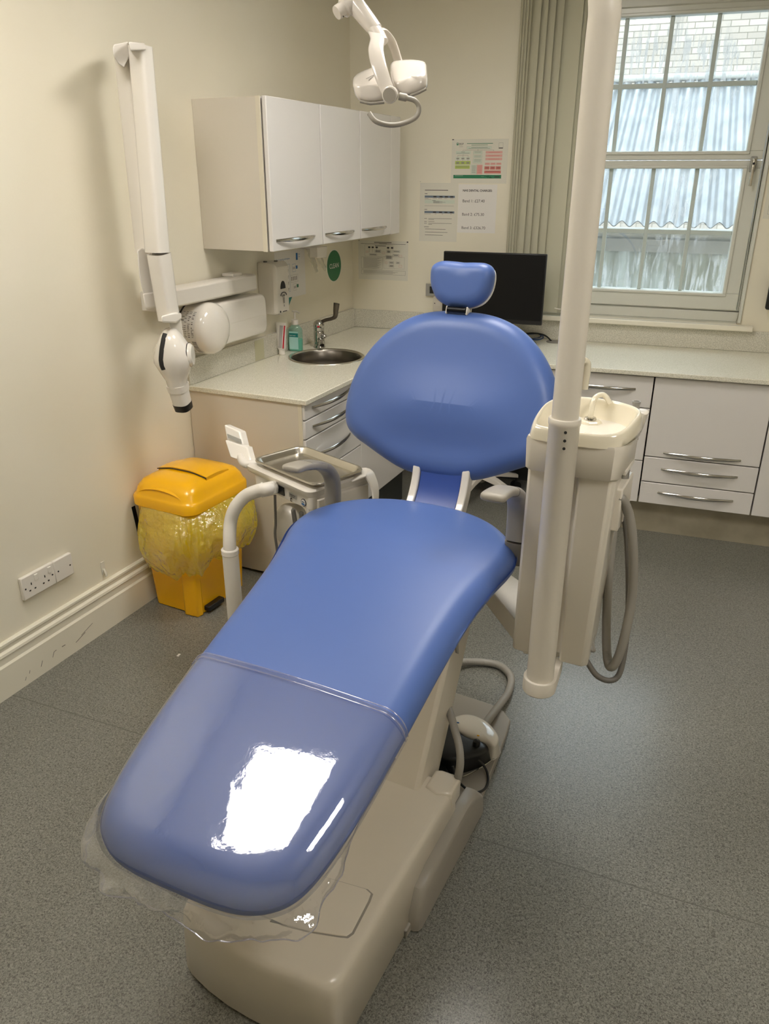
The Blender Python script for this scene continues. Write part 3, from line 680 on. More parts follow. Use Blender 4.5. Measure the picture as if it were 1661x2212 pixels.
# BSP flow chart (landscape, laminated); its square code is left blank
W_, H_ = .303, .216
def fx(u): return (u - 60)/1470*W_ if False else u
def bsp():
    # coordinates measured on the sheet: u right 0..1, v down 0..1
    pr = []
    def R(m, u0, v0, u1, v1, lv=0): pr.append(('r', m, u0*W_, (1 - v1)*H_, (u1 - u0)*W_, (v1 - v0)*H_, lv))
    def O(m, u0, v0, u1, v1): pr.append(('o', m, u0*W_, (1 - v1)*H_, (u1 - u0)*W_, (v1 - v0)*H_, .0006))
    def T(s, u, v, sz, m=M['ink'], bo=0.): pr.append(('t', m, s, u*W_, (1 - v)*H_, sz, bo))
    R(M['inkgreen'], .085, .08, .12, .135); R(M['lam'], .095, .09, .110, .11, 1); T('BSP', .13, .135, .016)
    R(M['inkg'], .13, .165, .20, .172)
    R(M['inkgreen'], .27, .092, .73, .104); R(M['inkgreen'], .35, .128, .64, .138)
    R(M['inkpale'], .27, .165, .71, .225); R(M['ink'], .35, .184, .64, .190, 1); R(M['ink'], .30, .205, .68, .210, 1); O(M['inkg'], .27, .165, .71, .225)
    O(M['ink'], .835, .09, .91, .215); R(M['ink'], .836, .195, .909, .214)
    # left column
    R(M['inkpale'], .075, .265, .345, .335); R(M['ink'], .09, .31, .32, .316, 1); R(M['ink'], .17, .285, .24, .291, 1)
    for k in range(3):
        R(M['inkpale'], .075 + k*.092, .395, .155 + k*.092, .465); R(M['inkg'], .09 + k*.092, .42, .14 + k*.092, .45, 1)
        R(M['inklime'], .07 + k*.092, .49, .161 + k*.092, .57); R(M['inkg'], .09 + k*.092, .515, .14 + k*.092, .55, 1); R(M['inkg'], .112 + k*.092, .36, .116 + k*.092, .49)
    R(M['inklime'], .07, .59, .335, .665); R(M['inkg'], .09, .605, .315, .612, 1); R(M['inkg'], .09, .625, .315, .632, 1)
    # middle column
    for v0, v1 in ((.265, .34), (.36, .42), (.44, .54)):
        R(M['inkpale'], .39, v0, .55, v1); O(M['inkg'], .39, v0, .55, v1)
        for q in range(int((v1 - v0)/.028)): R(M['inkg'], .41, v0 + .012 + q*.024, .53, v0 + .018 + q*.024, 1)
    R(M['inkpale'], .36, .575, .46, .79); R(M['inkrose'], .465, .575, .565, .79); O(M['inkg'], .36, .575, .46, .79)
    for q in range(9): R(M['inkg'], .375, .595 + q*.02, .445, .601 + q*.02, 1); R(M['inkred'], .478, .595 + q*.02, .55, .601 + q*.02, 1)
    # right column
    for v0, v1 in ((.27, .325), (.345, .40), (.42, .475)):
        R(M['inkrose'], .61, v0, .905, v1); R(M['inkred'], .66, (v0+v1)/2, .86, (v0+v1)/2 + .007, 1)
    for k in range(3):
        R(M['inkrose'], .605 + k*.1, .53, .695 + k*.1, .58); R(M['inkred'], .62 + k*.1, .55, .68 + k*.1, .557, 1)
        R(M['inkred'], .60 + k*.1, .61, .69 + k*.1, .685); R(M['ink'], .62 + k*.1, .63, .675 + k*.1, .636, 1); R(M['ink'], .62 + k*.1, .65, .675 + k*.1, .656, 1)
    R(M['inkred'], .60, .705, .895, .77); R(M['ink'], .625, .725, .87, .730, 1)
    # connectors
    R(M['ink'], .20, .245, .75, .2485); R(M['ink'], .20, .245, .203, .265); R(M['ink'], .47, .225, .473, .265); R(M['ink'], .75, .245, .753, .27)
    R(M['ink'], .112, .36, .30, .3635); R(M['ink'], .208, .335, .211, .36)
    # foot band
    R(M['inkgreen'], .045, .805, .905, .885); R(M['inkpale'], .07, .822, .22, .828, 1); T('Oral B', .625, .868, .0125, M['paper']); R(M['inkg'], .55, .842, .60, .848, 1); R(M['ink'], .785, .838, .875, .86, 1)
    # pin marks
    R(M['ink'], .0, .0, .035, .02)
    return pr
sheet('poster', (.576, -.0, 1.647), XV, ZV, W_, H_, .0012, M['lam'], bsp(), 'laminated landscape flow chart with green foot band, highest sheet beside the blind', 'poster')

# table sheet (portrait, laminated)
W1, H1 = .216, .303
def info():
    pr = []
    def R(m, u0, v0, u1, v1, lv=0): pr.append(('r', m, u0*W1, (1 - v1)*H1, (u1 - u0)*W1, (v1 - v0)*H1, lv))
    R(M['ink'], .13, .118, .74, .128); R(M['ink'], .13, .18, .2, .188)
    for v in (.213, .475):
        R(M['inkslate'], .13, v, .92, v + .036)
        for u in (.36, .52, .66, .80): R(M['ink'], u, v + .008, u + .08, v + .03, 1)
    for u, w in ((.13, .1), (.34, .11), (.49, .1), (.65, .07), (.8, .08)): R(M['inkg'], u, .258, u + w, .264); 
    R(M['inkg'], .13, .272, .30, .277); R(M['inkpale'], .13, .285, .92, .345); R(M['ink'], .33, .292, .42, .298, 1)
    for q in range(5): R(M['inkg'], .36, .304 + q*.008, .52 + .02*(q % 3)*4, .309 + q*.008, 1)
    R(M['inkg'], .13, .383, .90, .388); R(M['ink'], .13, .445, .20, .452)
    for u, w in ((.13, .17), (.41, .04), (.59, .04), (.82, .03)): R(M['inkg'], u, .522, u + w, .528)
    for v, w in ((.60, .62), (.618, .15), (.653, .16), (.682, .62), (.70, .1)): R(M['ink'], .24, v, .24 + w, v + .005)
    for v in (.60, .653, .682): R(M['ink'], .13, v, .20, v + .006)
    R(M['ink'], .13, .745, .255, .752)
    for v, w in ((.783, .55), (.835, .6), (.886, .48)): R(M['ink'], .155, v, .155 + w, v + .006)
    R(M['ink'], .0, -.025, .01, -.015)
    return pr
sheet('notice_sheet', (.403, -.0, 1.346), XV, ZV, W1, H1, .0009, M['lam'], info(), 'portrait sheet printed with two grey blue table bars, left of the dental charges notice', 'notice')

# NHS charges
W3, H3 = .212, .246
o3 = V((.621, -.0, 1.3965))
pr = [('t', M['ink'], 'NHS DENTAL CHARGES:', .024, H3 - .036, .0148, .0004), ('t', M['ink'], 'Band 1: £27.40', .024, H3 - .090, .0205), ('t', M['ink'], 'Band 2: £75.30', .024, H3 - .158, .0205), ('t', M['ink'], 'Band 3: £326.70', .024, H3 - .227, .0205)]
sheet('price_notice', o3, XV, ZV, W3, H3, .0012, M['paper'], pr, 'white notice reading NHS dental charges with three band prices', 'notice')

# grey flow chart on the back wall near the corner
q0 = at_y(774, 522, 0); q1 = at_y(879, 607, 0)
x0, z1 = q0.x, q0.z; x1, z0 = q1.x, q1.z
W4, H4 = .303, .216
def chart():
    pr = []
    def R(m, u0, v0, u1, v1, lv=0): pr.append(('r', m, u0*W4, (1 - v1)*H4, (u1 - u0)*W4, (v1 - v0)*H4, lv))
    def O(m, u0, v0, u1, v1, l=.0008): pr.append(('o', m, u0*W4, (1 - v1)*H4, (u1 - u0)*W4, (v1 - v0)*H4, l))
    R(M['ink'], .32, .035, .67, .05); R(M['ink'], .05, .075, .95, .083); R(M['ink'], .42, .065, .58, .073, 1)
    O(M['inkg'], .13, .11, .70, .40); 
    for u in (.2, .27, .35, .58, .66): R(M['ink'], u, .15, u + .045, .19); R(M['ink'], u + .02, .19, u + .023, .3)
    R(M['ink'], .34, .125, .56, .137, 1)
    for a in ((.33, .23, .46, .3), (.22, .33, .38, .38), (.57, .24, .66, .30), (.70, .235, .84, .28), (.55, .36, .69, .46), (.70, .33, .82, .38), (.62, .52, .72, .57), (.76, .52, .84, .57), (.62, .60, .72, .66)):
        O(M['ink'], *a); R(M['inkg'], a[0] + .015, a[1] + .012, a[2] - .015, a[3] - .012)
    for a in ((.15, .27, .20, .31), (.48, .28, .54, .33), (.82, .35, .88, .40), (.54, .53, .59, .58), (.82, .60, .88, .66)): O(M['inkred'], *a)
    O(M['inkg'], .51, .40, .93, .70)
    O(M['ink'], .06, .42, .49, .72)
    for q in range(14): R(M['inkg'], .1, .44 + q*.019, .46 - .07*((q*7) % 3)*.5, .447 + q*.019)
    O(M['ink'], .06, .75, .95, .86)
    for q in range(4): R(M['inkg'], .1, .77 + q*.019, .7 + .05*((q*5) % 3), .777 + q*.019)
    R(M['ink'], .0, .0, .03, .01); R(M['ink'], .97, .0, 1.0, .03)
    return pr
sheet('flow_chart', (x0, -.0, z0), XV, ZV, W4, H4, .0012, M['lam'], [p for p in chart()], 'laminated grey line flow chart on the back wall just right of the corner', 'poster')

# hand cleaning poster on the left wall (partly behind the dispenser)
XL = -LU                               # reading direction on the left wall
W5, H5 = .295, .232
o5 = LW(.855, 0, 1.105)
blu, grn = M['inkb'], M['inkgreen']
pr = [('t', blu, 'Hand cleaning techniques', .012, H5 - .042, .0128), ('r', blu, .205, H5 - .052, .018, .034), ('t', blu, 'Hand', .228, H5 - .028, .009), ('t', blu, 'Care', .228, H5 - .039, .009),
      ('o', blu, .078, H5 - .20, .062, .135, .0009), ('o', blu, .165, H5 - .107, .034, .038, .0009), ('r', blu, .2, H5 - .095, .018, .016),
      ('o', M['inkg'], .145, H5 - .158, .075, .036, .0009), ('o', M['inkg'], .168, H5 - .20, .034, .034, .0009), ('r', grn, .203, H5 - .188, .018, .016)]
for a in range(2):
    for b_ in range(4): pr += [('r', M['inkg'], .088 + a*.027, H5 - .095 - b_*.03, .012, .004), ('r', M['inkg'], .091 + a*.027, H5 - .105 - b_*.03, .006, .011)]
for a in range(4): pr.append(('r', M['inkg'], .152 + a*.016, H5 - .15, .008, .02))
for a in range(2): pr += [('r', M['inkg'], .172 + a*.012, H5 - .095, .006, .012), ('r', M['inkg'], .175 + a*.012, H5 - .19, .006, .012)]
sheet('hand_cleaning_poster', o5, XL, ZV, W5, H5, .0015, M['paper'], pr, 'white hand cleaning techniques poster partly behind the soap dispenser', 'poster')
c5 = LW(.73, .001, 1.085)
obj('corner_sticker', ([LW(.752, .001, 1.108), LW(.705, .001, 1.108), LW(.745, .001, 1.062)] + [LW(.752, .002, 1.108), LW(.705, .002, 1.108), LW(.745, .002, 1.062)], [(0,1,2), (3,4,5), (0,1,4,3), (1,2,5,4), (2,0,3,5)]), M['teal'], smooth=0, label='small teal triangular sticker below the hand cleaning poster', cat='sticker')
# CLEAN sticker
c = LW(.234, 0, 1.219)
disc = loft([[c + LN*h + XL*(.083*math.cos(2*PI*k/64)) + ZV*(.083*math.sin(2*PI*k/64)) for k in range(64)] for h in (0, .001)])
ring_ = loft([[c + LN*h + XL*(.0865*math.cos(2*PI*k/64)) + ZV*(.0865*math.sin(2*PI*k/64)) for k in range(64)] for h in (0, .0006)])
obj('clean_sticker', [(ring_, M['paper']), (disc, M['clean']), (text('CLEAN', .036, c - ZV*.012, XL, ZV, .0016, .0003, True), M['paper'])], smooth=0, weld=False, label='round green wall sticker reading CLEAN', cat='sticker')

# soap dispenser (wall box with logo)
t = root('soap_dispenser', 'cream wall dispenser box with dark level window left of the hand poster', 'dispenser', LW(1.0, .06, 1.07))
S0, S1, D1 = 1.02, .865, .125
def sdz(s, d, z): return LW(s, d, z)
obj('dispenser_body', loft([[LW(s, d, z) for s, d in ((1.012, .001), (1.012, d1 - .012), (1.002, d1), (.893, d1), (.880, d1 - .015), (.880, .001))] for z, d1 in ((1.066, .085), (1.071, .096), (1.285, .100), (1.300, .088), (1.304, .08))]), M['cream'], parent=t, bevel=.006, seg=3, smooth=30)
obj('level_window', loft([[LW(.948, d, 1.183) + XL*a + ZV*b for a, b in [(-.022, 0)] + [(.022*math.cos(PI - PI*k/12), .036*math.sin(PI*k/12)) for k in range(13)]] for d in (.095, .1008)]), M['dark'], parent=t, smooth=0)
pf = LW(.975, .1010, 1.15)
obj('logo_print', [(sweep([pf + XL*(.028 + .026*math.cos(PI - PI*k/16)) + ZV*(.016*math.sin(PI*k/16)) for k in range(17)], lambda i, f: circ(.0018, 6)), M['ink']), (text('soap', .017, pf + XL*.008 - ZV*.002, XL, ZV, .0003, .0004), M['ink']),
                   (rect(pf + XL*.024 - ZV*.036, XL, ZV, .011, .028, .0003), M['inkg']), (rect(pf + XL*.024 - ZV*.052, XL, ZV, .008, .01, .0003), M['inkg']),
                   (rect(pf + XL*.012 - ZV*.076, XL, ZV, .04, .004, .0003), M['ink']), (cyl(pf - XL*.008 - ZV*.072, pf - XL*.008 - ZV*.072 + LN*.001, .005), M['black'])], parent=t, smooth=0, weld=False)
obj('dispenser_nozzle', cyl(LW(.94, .07, 1.068), LW(.94, .07, 1.058), .012), M['white'], parent=t)
obj('lock_screws', merge(cyl(LW(.985, .03, 1.303), LW(.985, .03, 1.310), .009), cyl(LW(.93, .055, 1.303), LW(.93, .055, 1.309), .009)), M['greyd'], parent=t, weld=False)

# glove/apron dispenser fixed under the wall cabinets
t = root('glove_dispenser', 'small white dispenser box under the middle wall cabinet with gloves hanging out', 'dispenser', LW(.52, .1, 1.31))
a0 = at_lw(682, 532, .06); a1 = at_lw(706, 556, .06)
fc = [at_lw(x, y, .075) for x, y in ((684, 534), (706, 532), (705, 557), (685, 557))]
fc = [at_lw(x, y, .105) for x, y in ((685, 534), (707, 532), (706, 557), (686, 557))]
obj('dispenser_box', loft([[LW(q.x, d_, q.z) for q in fc] for d_ in (.06, .105)]), M['whiteg'], parent=t, bevel=.003)
obj('mounting_plate', box(fc[1].x, .0, 1.34, fc[0].x, .06, 1.394, lambda s, d, z: LW(s, d, z)), M['white'], parent=t)
for q, (pxs, r) in enumerate([([(668, 535), (674, 555), (680, 575), (684, 587)], .020), ([(686, 545), (690, 562), (697, 573), (701, 584)], .013), ([(692, 550), (698, 568), (703, 577), (702, 586)], .007)]):
    pth = catmull([V(LW(*at_lw(x, y, .05 + .01*q))) for x, y in pxs], 5)
    rr = random.Random(q)
    obj('hanging_glove', sweep(pth, lambda i, f: [(a*(1 + .18*math.sin(5*k + i)), b*(1 + .18*math.cos(3*k + i))) for k, (a, b) in enumerate(circ(r*(1.15 - .75*f), 14, r*.5*(1.1 - .5*f)))]), M['glove'], parent=t, smooth=60)

# thermostat plate and data outlet on the back wall (partly behind the headrest)
t = root('wall_controller', 'small grey framed wall controller behind the headrest', 'wall control', (.49, -.01, 1.05))
obj('cover_frame', merge(box(.453, -.014, 1.05, .475, -.001, 1.117), box(.515, -.014, 1.05, .535, -.001, 1.117), box(.475, -.014, 1.05, .515, -.001, 1.064), box(.475, -.014, 1.103, .515, -.001, 1.117)), M['greybox'], parent=t, smooth=0, weld=False)
obj('display', box(.475, -.008, 1.064, .515, -.002, 1.103), M['dark'], parent=t, smooth=0)
t = root('data_outlet', 'cream data socket box on the back wall below the grey controller', 'socket', (.54, -.01, .967))
obj('outlet_box', box(.502, -.028, .968, .588, -.001, 1.05), M['cream'], parent=t, bevel=.003)
obj('data_jack', merge(box(.522, -.030, 1.000, .545, -.028, 1.025), box(.555, -.030, 1.000, .578, -.028, 1.025)), M['white'], parent=t, smooth=0, weld=False)
obj('screw', cyl((.512, -.0285, 1.012), (.512, -.029, 1.012), .003), M['dark'], parent=t)

# paper and dark box at the right edge
sheet('paper_notice', (2.155, -.0, 1.495), XV, ZV, .216, .303, .0009, M['lam'], [('o', M['inkslate'], .018, .02, .18, .26, .001), ('t', M['ink'], 'NOTICE', .03, .25, .016)] + lines(M['inkg'], .03, .225, .15, 9, .02), 'pale paper notice right of the window, cut by the picture edge', 'notice')
t = root('wall_phone', 'dark handset on the wall at the right picture edge', 'phone', (2.27, -.03, 1.07))
obj('phone_base', box(2.24, -.03, 1.085, 2.33, -.001, 1.22), M['greyd'], parent=t, bevel=.01)
obj('handset', box(2.236, -.065, 1.07, 2.275, -.03, 1.235), M['black'], parent=t, bevel=.012, seg=3)

# socket plate on the left wall
s0, zt = 2.623, .394
t = root('wall_socket', 'white double switched power socket on the left wall above the skirting', 'socket', LW(2.55, .01, .308))
def SW(s, d, z): return LW(s, d, z)
obj('socket_plate', box(s0 - .146, .001, zt - .086, s0, .016, zt, SW), M['white'], parent=t, bevel=.003)
for k in range(2):
    cs = s0 - .044 - k*.061
    obj('rocker_switch', box(cs - .018 - .007, .014, zt - .03, cs - .018 + .007, .0205, zt - .008, SW), M['whiteg'], parent=t, bevel=.001)
    obj('pin_holes', merge(box(cs + .003, .0158, zt - .040, cs + .007, .0166, zt - .031, SW), box(cs + .011, .0158, zt - .061, cs + .018, .0166, zt - .056, SW), box(cs - .012, .0158, zt - .061, cs - .005, .0166, zt - .056, SW)), M['dark'], parent=t, smooth=0, weld=False)
obj('screw', merge(cyl(LW(s0 - .012, .0155, zt - .045), LW(s0 - .012, .0168, zt - .045), .0032), cyl(LW(s0 - .134, .0155, zt - .045), LW(s0 - .134, .0168, zt - .045), .0032)), M['dark'], parent=t, weld=False)
t = root('blank_plate', 'plain white blank wall plate right of the double socket', 'wall plate', LW(2.43, .01, .308))
obj('plate', box(s0 - .233, .001, zt - .086, s0 - .1475, .016, zt, SW), M['white'], parent=t, bevel=.003)
obj('screw', merge(cyl(LW(s0 - .162, .0155, zt - .045), LW(s0 - .162, .0168, zt - .045), .0032), cyl(LW(s0 - .219, .0155, zt - .045), LW(s0 - .219, .0168, zt - .045), .0032)), M['dark'], parent=t, weld=False)
# little clear hook above the skirting
t = root('adhesive_hook', 'small clear plastic hook stuck on the left wall above the skirting by the bin', 'hook', LW(2.235, .003, .222))
obj('hook_back', box(2.225, .001, .225, 2.245, .003, .282, SW), M['lam'], parent=t, bevel=.002)
obj('hook_clip', merge(tube([LW(2.235, .003, .25), LW(2.235, .010, .238), LW(2.235, .013, .226), LW(2.235, .008, .220)], .005, 10)), M['lam'], parent=t)
# scrap on the floor
lp = at_z(386, 1416, 0)
obj('paper_scrap', box(lp.x - .004, lp.y - .008, .0005, lp.x + .004, lp.y + .008, .003), M['paper'], smooth=0, label='tiny white scrap on the floor left of the chair', cat='scrap')
# ================================================================== WALL MOUNTED X-RAY UNIT
t = root('x_ray_unit', 'white wall-mounted dental X-ray unit with folded arm hanging by the cabinet', 'x-ray machine', LW(1.75, .05, .8))
def pw(x, y, d): q = at_lw(x, y, d); return LW(q.x, q.y, q.z)
obj('wall_rail', loft([[LW(s, d, z) for d, z in ((.02, 1.200), (.085, 1.200), (.095, 1.207), (.095, 1.265), (.085, 1.272), (.02, 1.272))] for s in (1.165, 1.86)]), M['white'], parent=t, bevel=.003)
obj('rail_bracket', merge(box(1.25, .0, 1.21, 1.33, .03, 1.265, SW), box(1.70, .0, 1.21, 1.78, .03, 1.265, SW), box(1.24, .01, 1.272, 1.31, .07, 1.285, SW)), M['white'], parent=t, bevel=.003, weld=False)
# generator housing: flat body with a domed round end
hb = []
for d, k in ((.002, 1.0), (.05, 1.0), (.078, .985), (.088, .95), (.092, .88)):
    a = .33*k if False else 0
    ins = (1 - k)*.09
    hb.append([LW(1.33 - u_, d, 1.088 + v_) for u_, v_ in rrect(.245 - ins, .092 - ins, .035)])
obj('generator_housing', loft(hb), M['whiteg'], parent=t, smooth=50)
obj('housing_seam', sweep([LW(1.10, .0922, 1.083), LW(1.38, .0922, 1.083)], lambda i, f: circ(.0008, 6)), M['cream'], parent=t)
cx = (1.53, 1.085)
dome = [(.106, .002), (.108, .02), (.108, .092), (.104, .108), (.092, .124), (.065, .137), (.03, .143), (.001, .144)]
dm = obj('housing_dome', lathe(dome, LW(cx[0], 0, cx[1]), LN, 56), M['whiteg'], parent=t, smooth=50)
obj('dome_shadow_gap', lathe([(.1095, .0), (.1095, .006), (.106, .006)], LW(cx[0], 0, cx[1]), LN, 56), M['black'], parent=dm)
# rating label wrapped on the near side of the round end
def onc(a, h, r=.1085): return LW(cx[0] + r*math.cos(a), h, cx[1] + r*math.sin(a))
def patch(a0, a1, h0, h1, r, n=8): return loft([[onc(a0 + (a1 - a0)*k/n, h, r) for k in range(n + 1)] for h in (h0, h1)], False, False)
g = [(patch(-.3, .8, .012, .088, .1088), M['paper'])]
rr = random.Random(3)
for q in range(15):
    a = .80 - q*.07
    for h0 in (.018, .034, .052, .070):
        if rr.random() < .75: g.append((patch(a - .028, a, h0, h0 + rr.uniform(.006, .014), .1092, 2), M['inkg'] if rr.random() < .6 else M['ink']))
g.append((patch(-1.15, -.3, .012, .088, .1088), M['paper']))
for q in range(16):
    a = -.38 - q*.043; g.append((patch(a - .024*rr.uniform(.4, 1), a, .064, .086, .1092, 2), M['ink']))
for q in range(9):
    a = -.42 - q*.065; g.append((patch(a - .04, a, .040, .054, .1092, 2), M['inkg']))
for q in range(3): g.append((patch(-.62 - q*.09, -.58 - q*.09, .018, .032, .1092, 2), M['ink']))
obj('rating_label', g, parent=dm, smooth=60, weld=False)

# folding arms
def beam(P0, P1, w0, h0, w1, h1, e=5, n=28, mid=None, upv=LN):
    path = [V(P0), V(P1)] if mid is None else [V(P0)] + mid + [V(P1)]
    N = len(path) - 1
    return sweep(path, lambda i, f: sup((w0 + (w1 - w0)*f)/2, (h0 + (h1 - h0)*f)/2, e, n), up0=upv)
A0, A1 = pw(303, 100, .225), pw(365, 690, .215)
rear0, rear1 = pw(272, 118, .14), pw(318, 545, .13)
obj('rear_arm', beam(rear0, rear1, .062, .06, .066, .07), M['white'], parent=t, smooth=40)
obj('front_arm', beam(A0, pw(340, 545, .22), .062, .062, .066, .072), M['whiteg'], parent=t, smooth=40)
capP = pw(282, 96, .17)
obj('arm_cap', loft([[LW(*(q := at_lw(x, y, dd))) if False else pw(x, y, dd) for x, y in ((243, 104), (246, 96), (276, 90), (280, 100), (279, 122), (268, 146), (256, 138), (245, 120))] for dd in (.10, .195)]), M['white'], parent=t, bevel=.003, seg=2, smooth=30)
obj('arm_top_plate', loft([[pw(x, y, dd) for x, y in ((277, 90), (312, 93), (316, 108), (282, 110))] for dd in (.16, .262)]), M['whiteg'], parent=t, bevel=.004, seg=3, smooth=30)
# lower rear link
obj('lower_link', loft([[pw(x, y, dd) for x, y in ((296, 540), (305, 535), (330, 545), (336, 600), (338, 640), (310, 640), (300, 592))] for dd in (.085, .165)]), M['white'], parent=t, bevel=.008, seg=3, smooth=30)
obj('link_foot', loft([[pw(x, y, dd) for x, y in ((308, 634), (340, 630), (342, 664), (314, 668))] for dd in (.06, .17)]), M['white'], parent=t, bevel=.006, seg=3)
obj('elbow_cover', loft([[pw(x, y, dd) for x, y in ((330, 540), (348, 556), (352, 620), (332, 585), (324, 556))] for dd in (.165, .21)]), M['white'], parent=t, bevel=.006, seg=3)
obj('lower_arm', beam(pw(343, 548, .222), A1, .072, .066, .066, .064), M['whiteg'], parent=t, smooth=40)
obj('elbow_pivot', cyl(pw(336, 610, .17), pw(336, 610, .19), .008), M['white'], parent=t)
# collar, yoke
obj('collar', loft([[pw(x, y, dd) for x, y in ((348, 682), (378, 675), (392, 676), (392, 690), (380, 698), (350, 697))] for dd in (.175, .255)]), M['whiteg'], parent=t, bevel=.006, seg=3)
obj('yoke', loft([[pw(x, y, dd) for x, y in ((363, 696), (391, 690), (398, 735), (395, 760), (372, 730))] for dd in (.19, .225)]), M['cream'], parent=t, bevel=.005, seg=3)
# tube head
hd = root_head = None
ax0, ax1 = pw(366, 708, .22), pw(384, 836, .22)
prof_h = [(0, .006, .008), (.03, .022, .03), (.12, .038, .050), (.28, .058, .064), (.45, .073, .070), (.55, .074, .068), (.72, .056, .056), (.86, .040, .044), (1.0, .036, .038)]
rings = []
axv = (ax1 - ax0); tn = axv.normalized(); side = (LN.cross(tn)).normalized()
fr = (V((.36, -.93, 0)) - tn*V((.36, -.93, 0)).dot(tn)).normalized(); sdv = tn.cross(fr)
for f, a, b in prof_h: rings.append([ax0 + axv*f + sdv*p + fr*q for p, q in sup(a, b, 2.3, 40)])
head = obj('tube_head', loft(rings), M['whiteg'], parent=t, smooth=60)
obj('side_cap', lathe([(.044, .0), (.044, .012), (.036, .02), (.0, .022)], ax0 + axv*.46 - sdv*.054, -sdv, 40), M['whiteg'], parent=head)
obj('cap_seam', lathe([(.0442, .001), (.0448, .003), (.0442, .005)], ax0 + axv*.46 - sdv*.055, -sdv, 40, cap=False), M['black'], parent=head)
st = []
for k in range(15):
    f = .06 + .56*k/14
    w = min(range(len(prof_h) - 1), key=lambda i: 0 if prof_h[i][0] <= f <= prof_h[i+1][0] else 9)
    p0, p1 = prof_h[w], prof_h[w+1]; u_ = (f - p0[0])/(p1[0] - p0[0]); a = p0[1] + (p1[1] - p0[1])*u_; b = p0[2] + (p1[2] - p0[2])*u_
    an = math.radians(74 - 6*math.sin(f*3)); c_, s_ = math.cos(an), math.sin(an); e_ = 2.3
    st.append(ax0 + axv*f + sdv*(a*c_**(2/e_)) + fr*(b*s_**(2/e_)))
obj('dark_stripe', sweep(st, lambda i, f: circ(.0095, 12, .004), up0=fr), M['dark'], parent=head, label='dark vertical grip stripe')
# cone
c1 = pw(396, 878, .22)
obj('cone_collar', sweep([ax1 - tn*.012, ax1 + (c1 - ax1)*.18], lambda i, f: sup(.039 - .003*f, .039 - .003*f, 3, 32)), M['white'], parent=head, smooth=50)
obj('cone', sweep([ax1, ax1 + (c1 - ax1)*.92], lambda i, f: sup(.034 - .002*f, .034 - .002*f, 3, 32)), M['white'], parent=head, smooth=50)
obj('cone_tip', sweep([ax1 + (c1 - ax1)*.80, c1 + (c1 - ax1)*.12], lambda i, f: sup(.0335 - .002*f, .0335 - .002*f, 3, 32)), M['black'], parent=head, smooth=50)

# ================================================================== YELLOW BIN WITH LINER
BC = V((.002, -1.880, 0)); ba = math.radians(-8.5)
bf_, bg_ = V((math.cos(ba), math.sin(ba), 0)), V((-math.sin(ba), math.cos(ba), 0))
def BN(a, b, z): return BC + bf_*a + bg_*b + V((0, 0, z))
t = root('pedal_bin', 'yellow plastic lidded bin standing in the corner by the skirting', 'bin', BC, ba)
body = []
for z, a, b, r in ((.0, .118, .150, .03), (.004, .122, .154, .03), (.10, .126, .158, .03), (.46, .146, .178, .04)):
    body.append([BN(p, q - .006, z + (.02*math.exp(-((p)/.05)**2) if z < .01 and q < -.1 else 0)) for p, q in rrect(a, b, r, 6)])
bb = obj('bin_body', loft(body), M['yellow'], parent=t, smooth=40)
obj('corner_ridge', loft([[BN(.05 + a, -.150 - .012*(1 - z*1.2) + b, z) for a, b in ((-.004, 0), (.08, .02), (.075, -.012), (.01, -.018))] for z in (.0, .4)]), M['yellow'], parent=bb, bevel=.006)
obj('foot_pedal', box(.10, -.13, .012, .150, -.03, .034, BN), M['black'], parent=t, bevel=.004)
lid = []
for z, a, b, r in ((.462, .158, .190, .05), (.466, .163, .195, .055), (.500, .163, .195, .055), (.508, .158, .190, .055), (.514, .152, .184, .05), (.538, .146, .177, .05), (.560, .132, .161, .05), (.575, .108, .133, .05), (.582, .07, .09, .04), (.583, .02, .03, .015)):
    lid.append([BN(p, q, z) for p, q in rrect(a, b, r, 7)])
ld = obj('lid', loft(lid), M['yellow'], parent=t, smooth=50)
# raised arch panels and the flap on the lid
def domez(p, q):
    m = max(abs(p)/.163, abs(q)/.195)
    return .569 - .058*max(0, (m - .25)/.75)**1.8
fl = []
for k in range(9):
    q = -.10 + .20*k/8
    fl.append([BN(p, q + .01, domez(p, q) + h) for p, h in ((-.02, .004), (.12, .004), (.12, .014), (-.02, .014))])
def fz(p, q): return .588 - .024*max(0, (abs(q) - .02)/.13)**1.7 - .026*max(0, (abs(p) - .03)/.13)**1.6
g = loft([[BN(-.125 + .25*i/12, -.045 + .14*j/8, fz(-.125 + .25*i/12, -.045 + .14*j/8) + .006) for i in range(13)] for j in range(9)], False, False)
g2 = loft([[BN(-.125 + .25*i/12, -.045 + .14*j/8, fz(-.125 + .25*i/12, -.045 + .14*j/8) - .006) for i in range(13)] for j in range(9)], False, False)
fp = obj('flap', merge(g, g2, loft([[BN(-.125 + .25*i/12, -.045, fz(-.125 + .25*i/12, -.045) + h) for i in range(13)] for h in (.006, -.006)], False, False), loft([[BN(.125, -.045 + .14*j/8, fz(.125, -.045 + .14*j/8) + h) for j in range(9)] for h in (.006, -.006)], False, False)), M['yellow'], parent=ld, smooth=40)
obj('flap_gap', merge(tube([BN(-.128, -.048, fz(-.125, -.045) + .003), BN(-.06, -.049, fz(-.06, -.045) + .002), BN(.0, -.0495, fz(0, -.045) + .002), BN(.06, -.049, fz(.06, -.045) + .002), BN(.126, -.048, fz(.125, -.045) + .003)], .0022, 6)), M['dark'], parent=ld)
obj('lid_arch', loft([[BN(-.118*math.cos(PI*k/14), -.176 + dd, .510 + .040*math.sin(PI*k/14) + h) for k in range(15)] for dd, h in ((-.006, -.004), (.0, .0), (.03, .004), (.06, -.002))], False, False), M['yellow'], parent=ld, smooth=60)

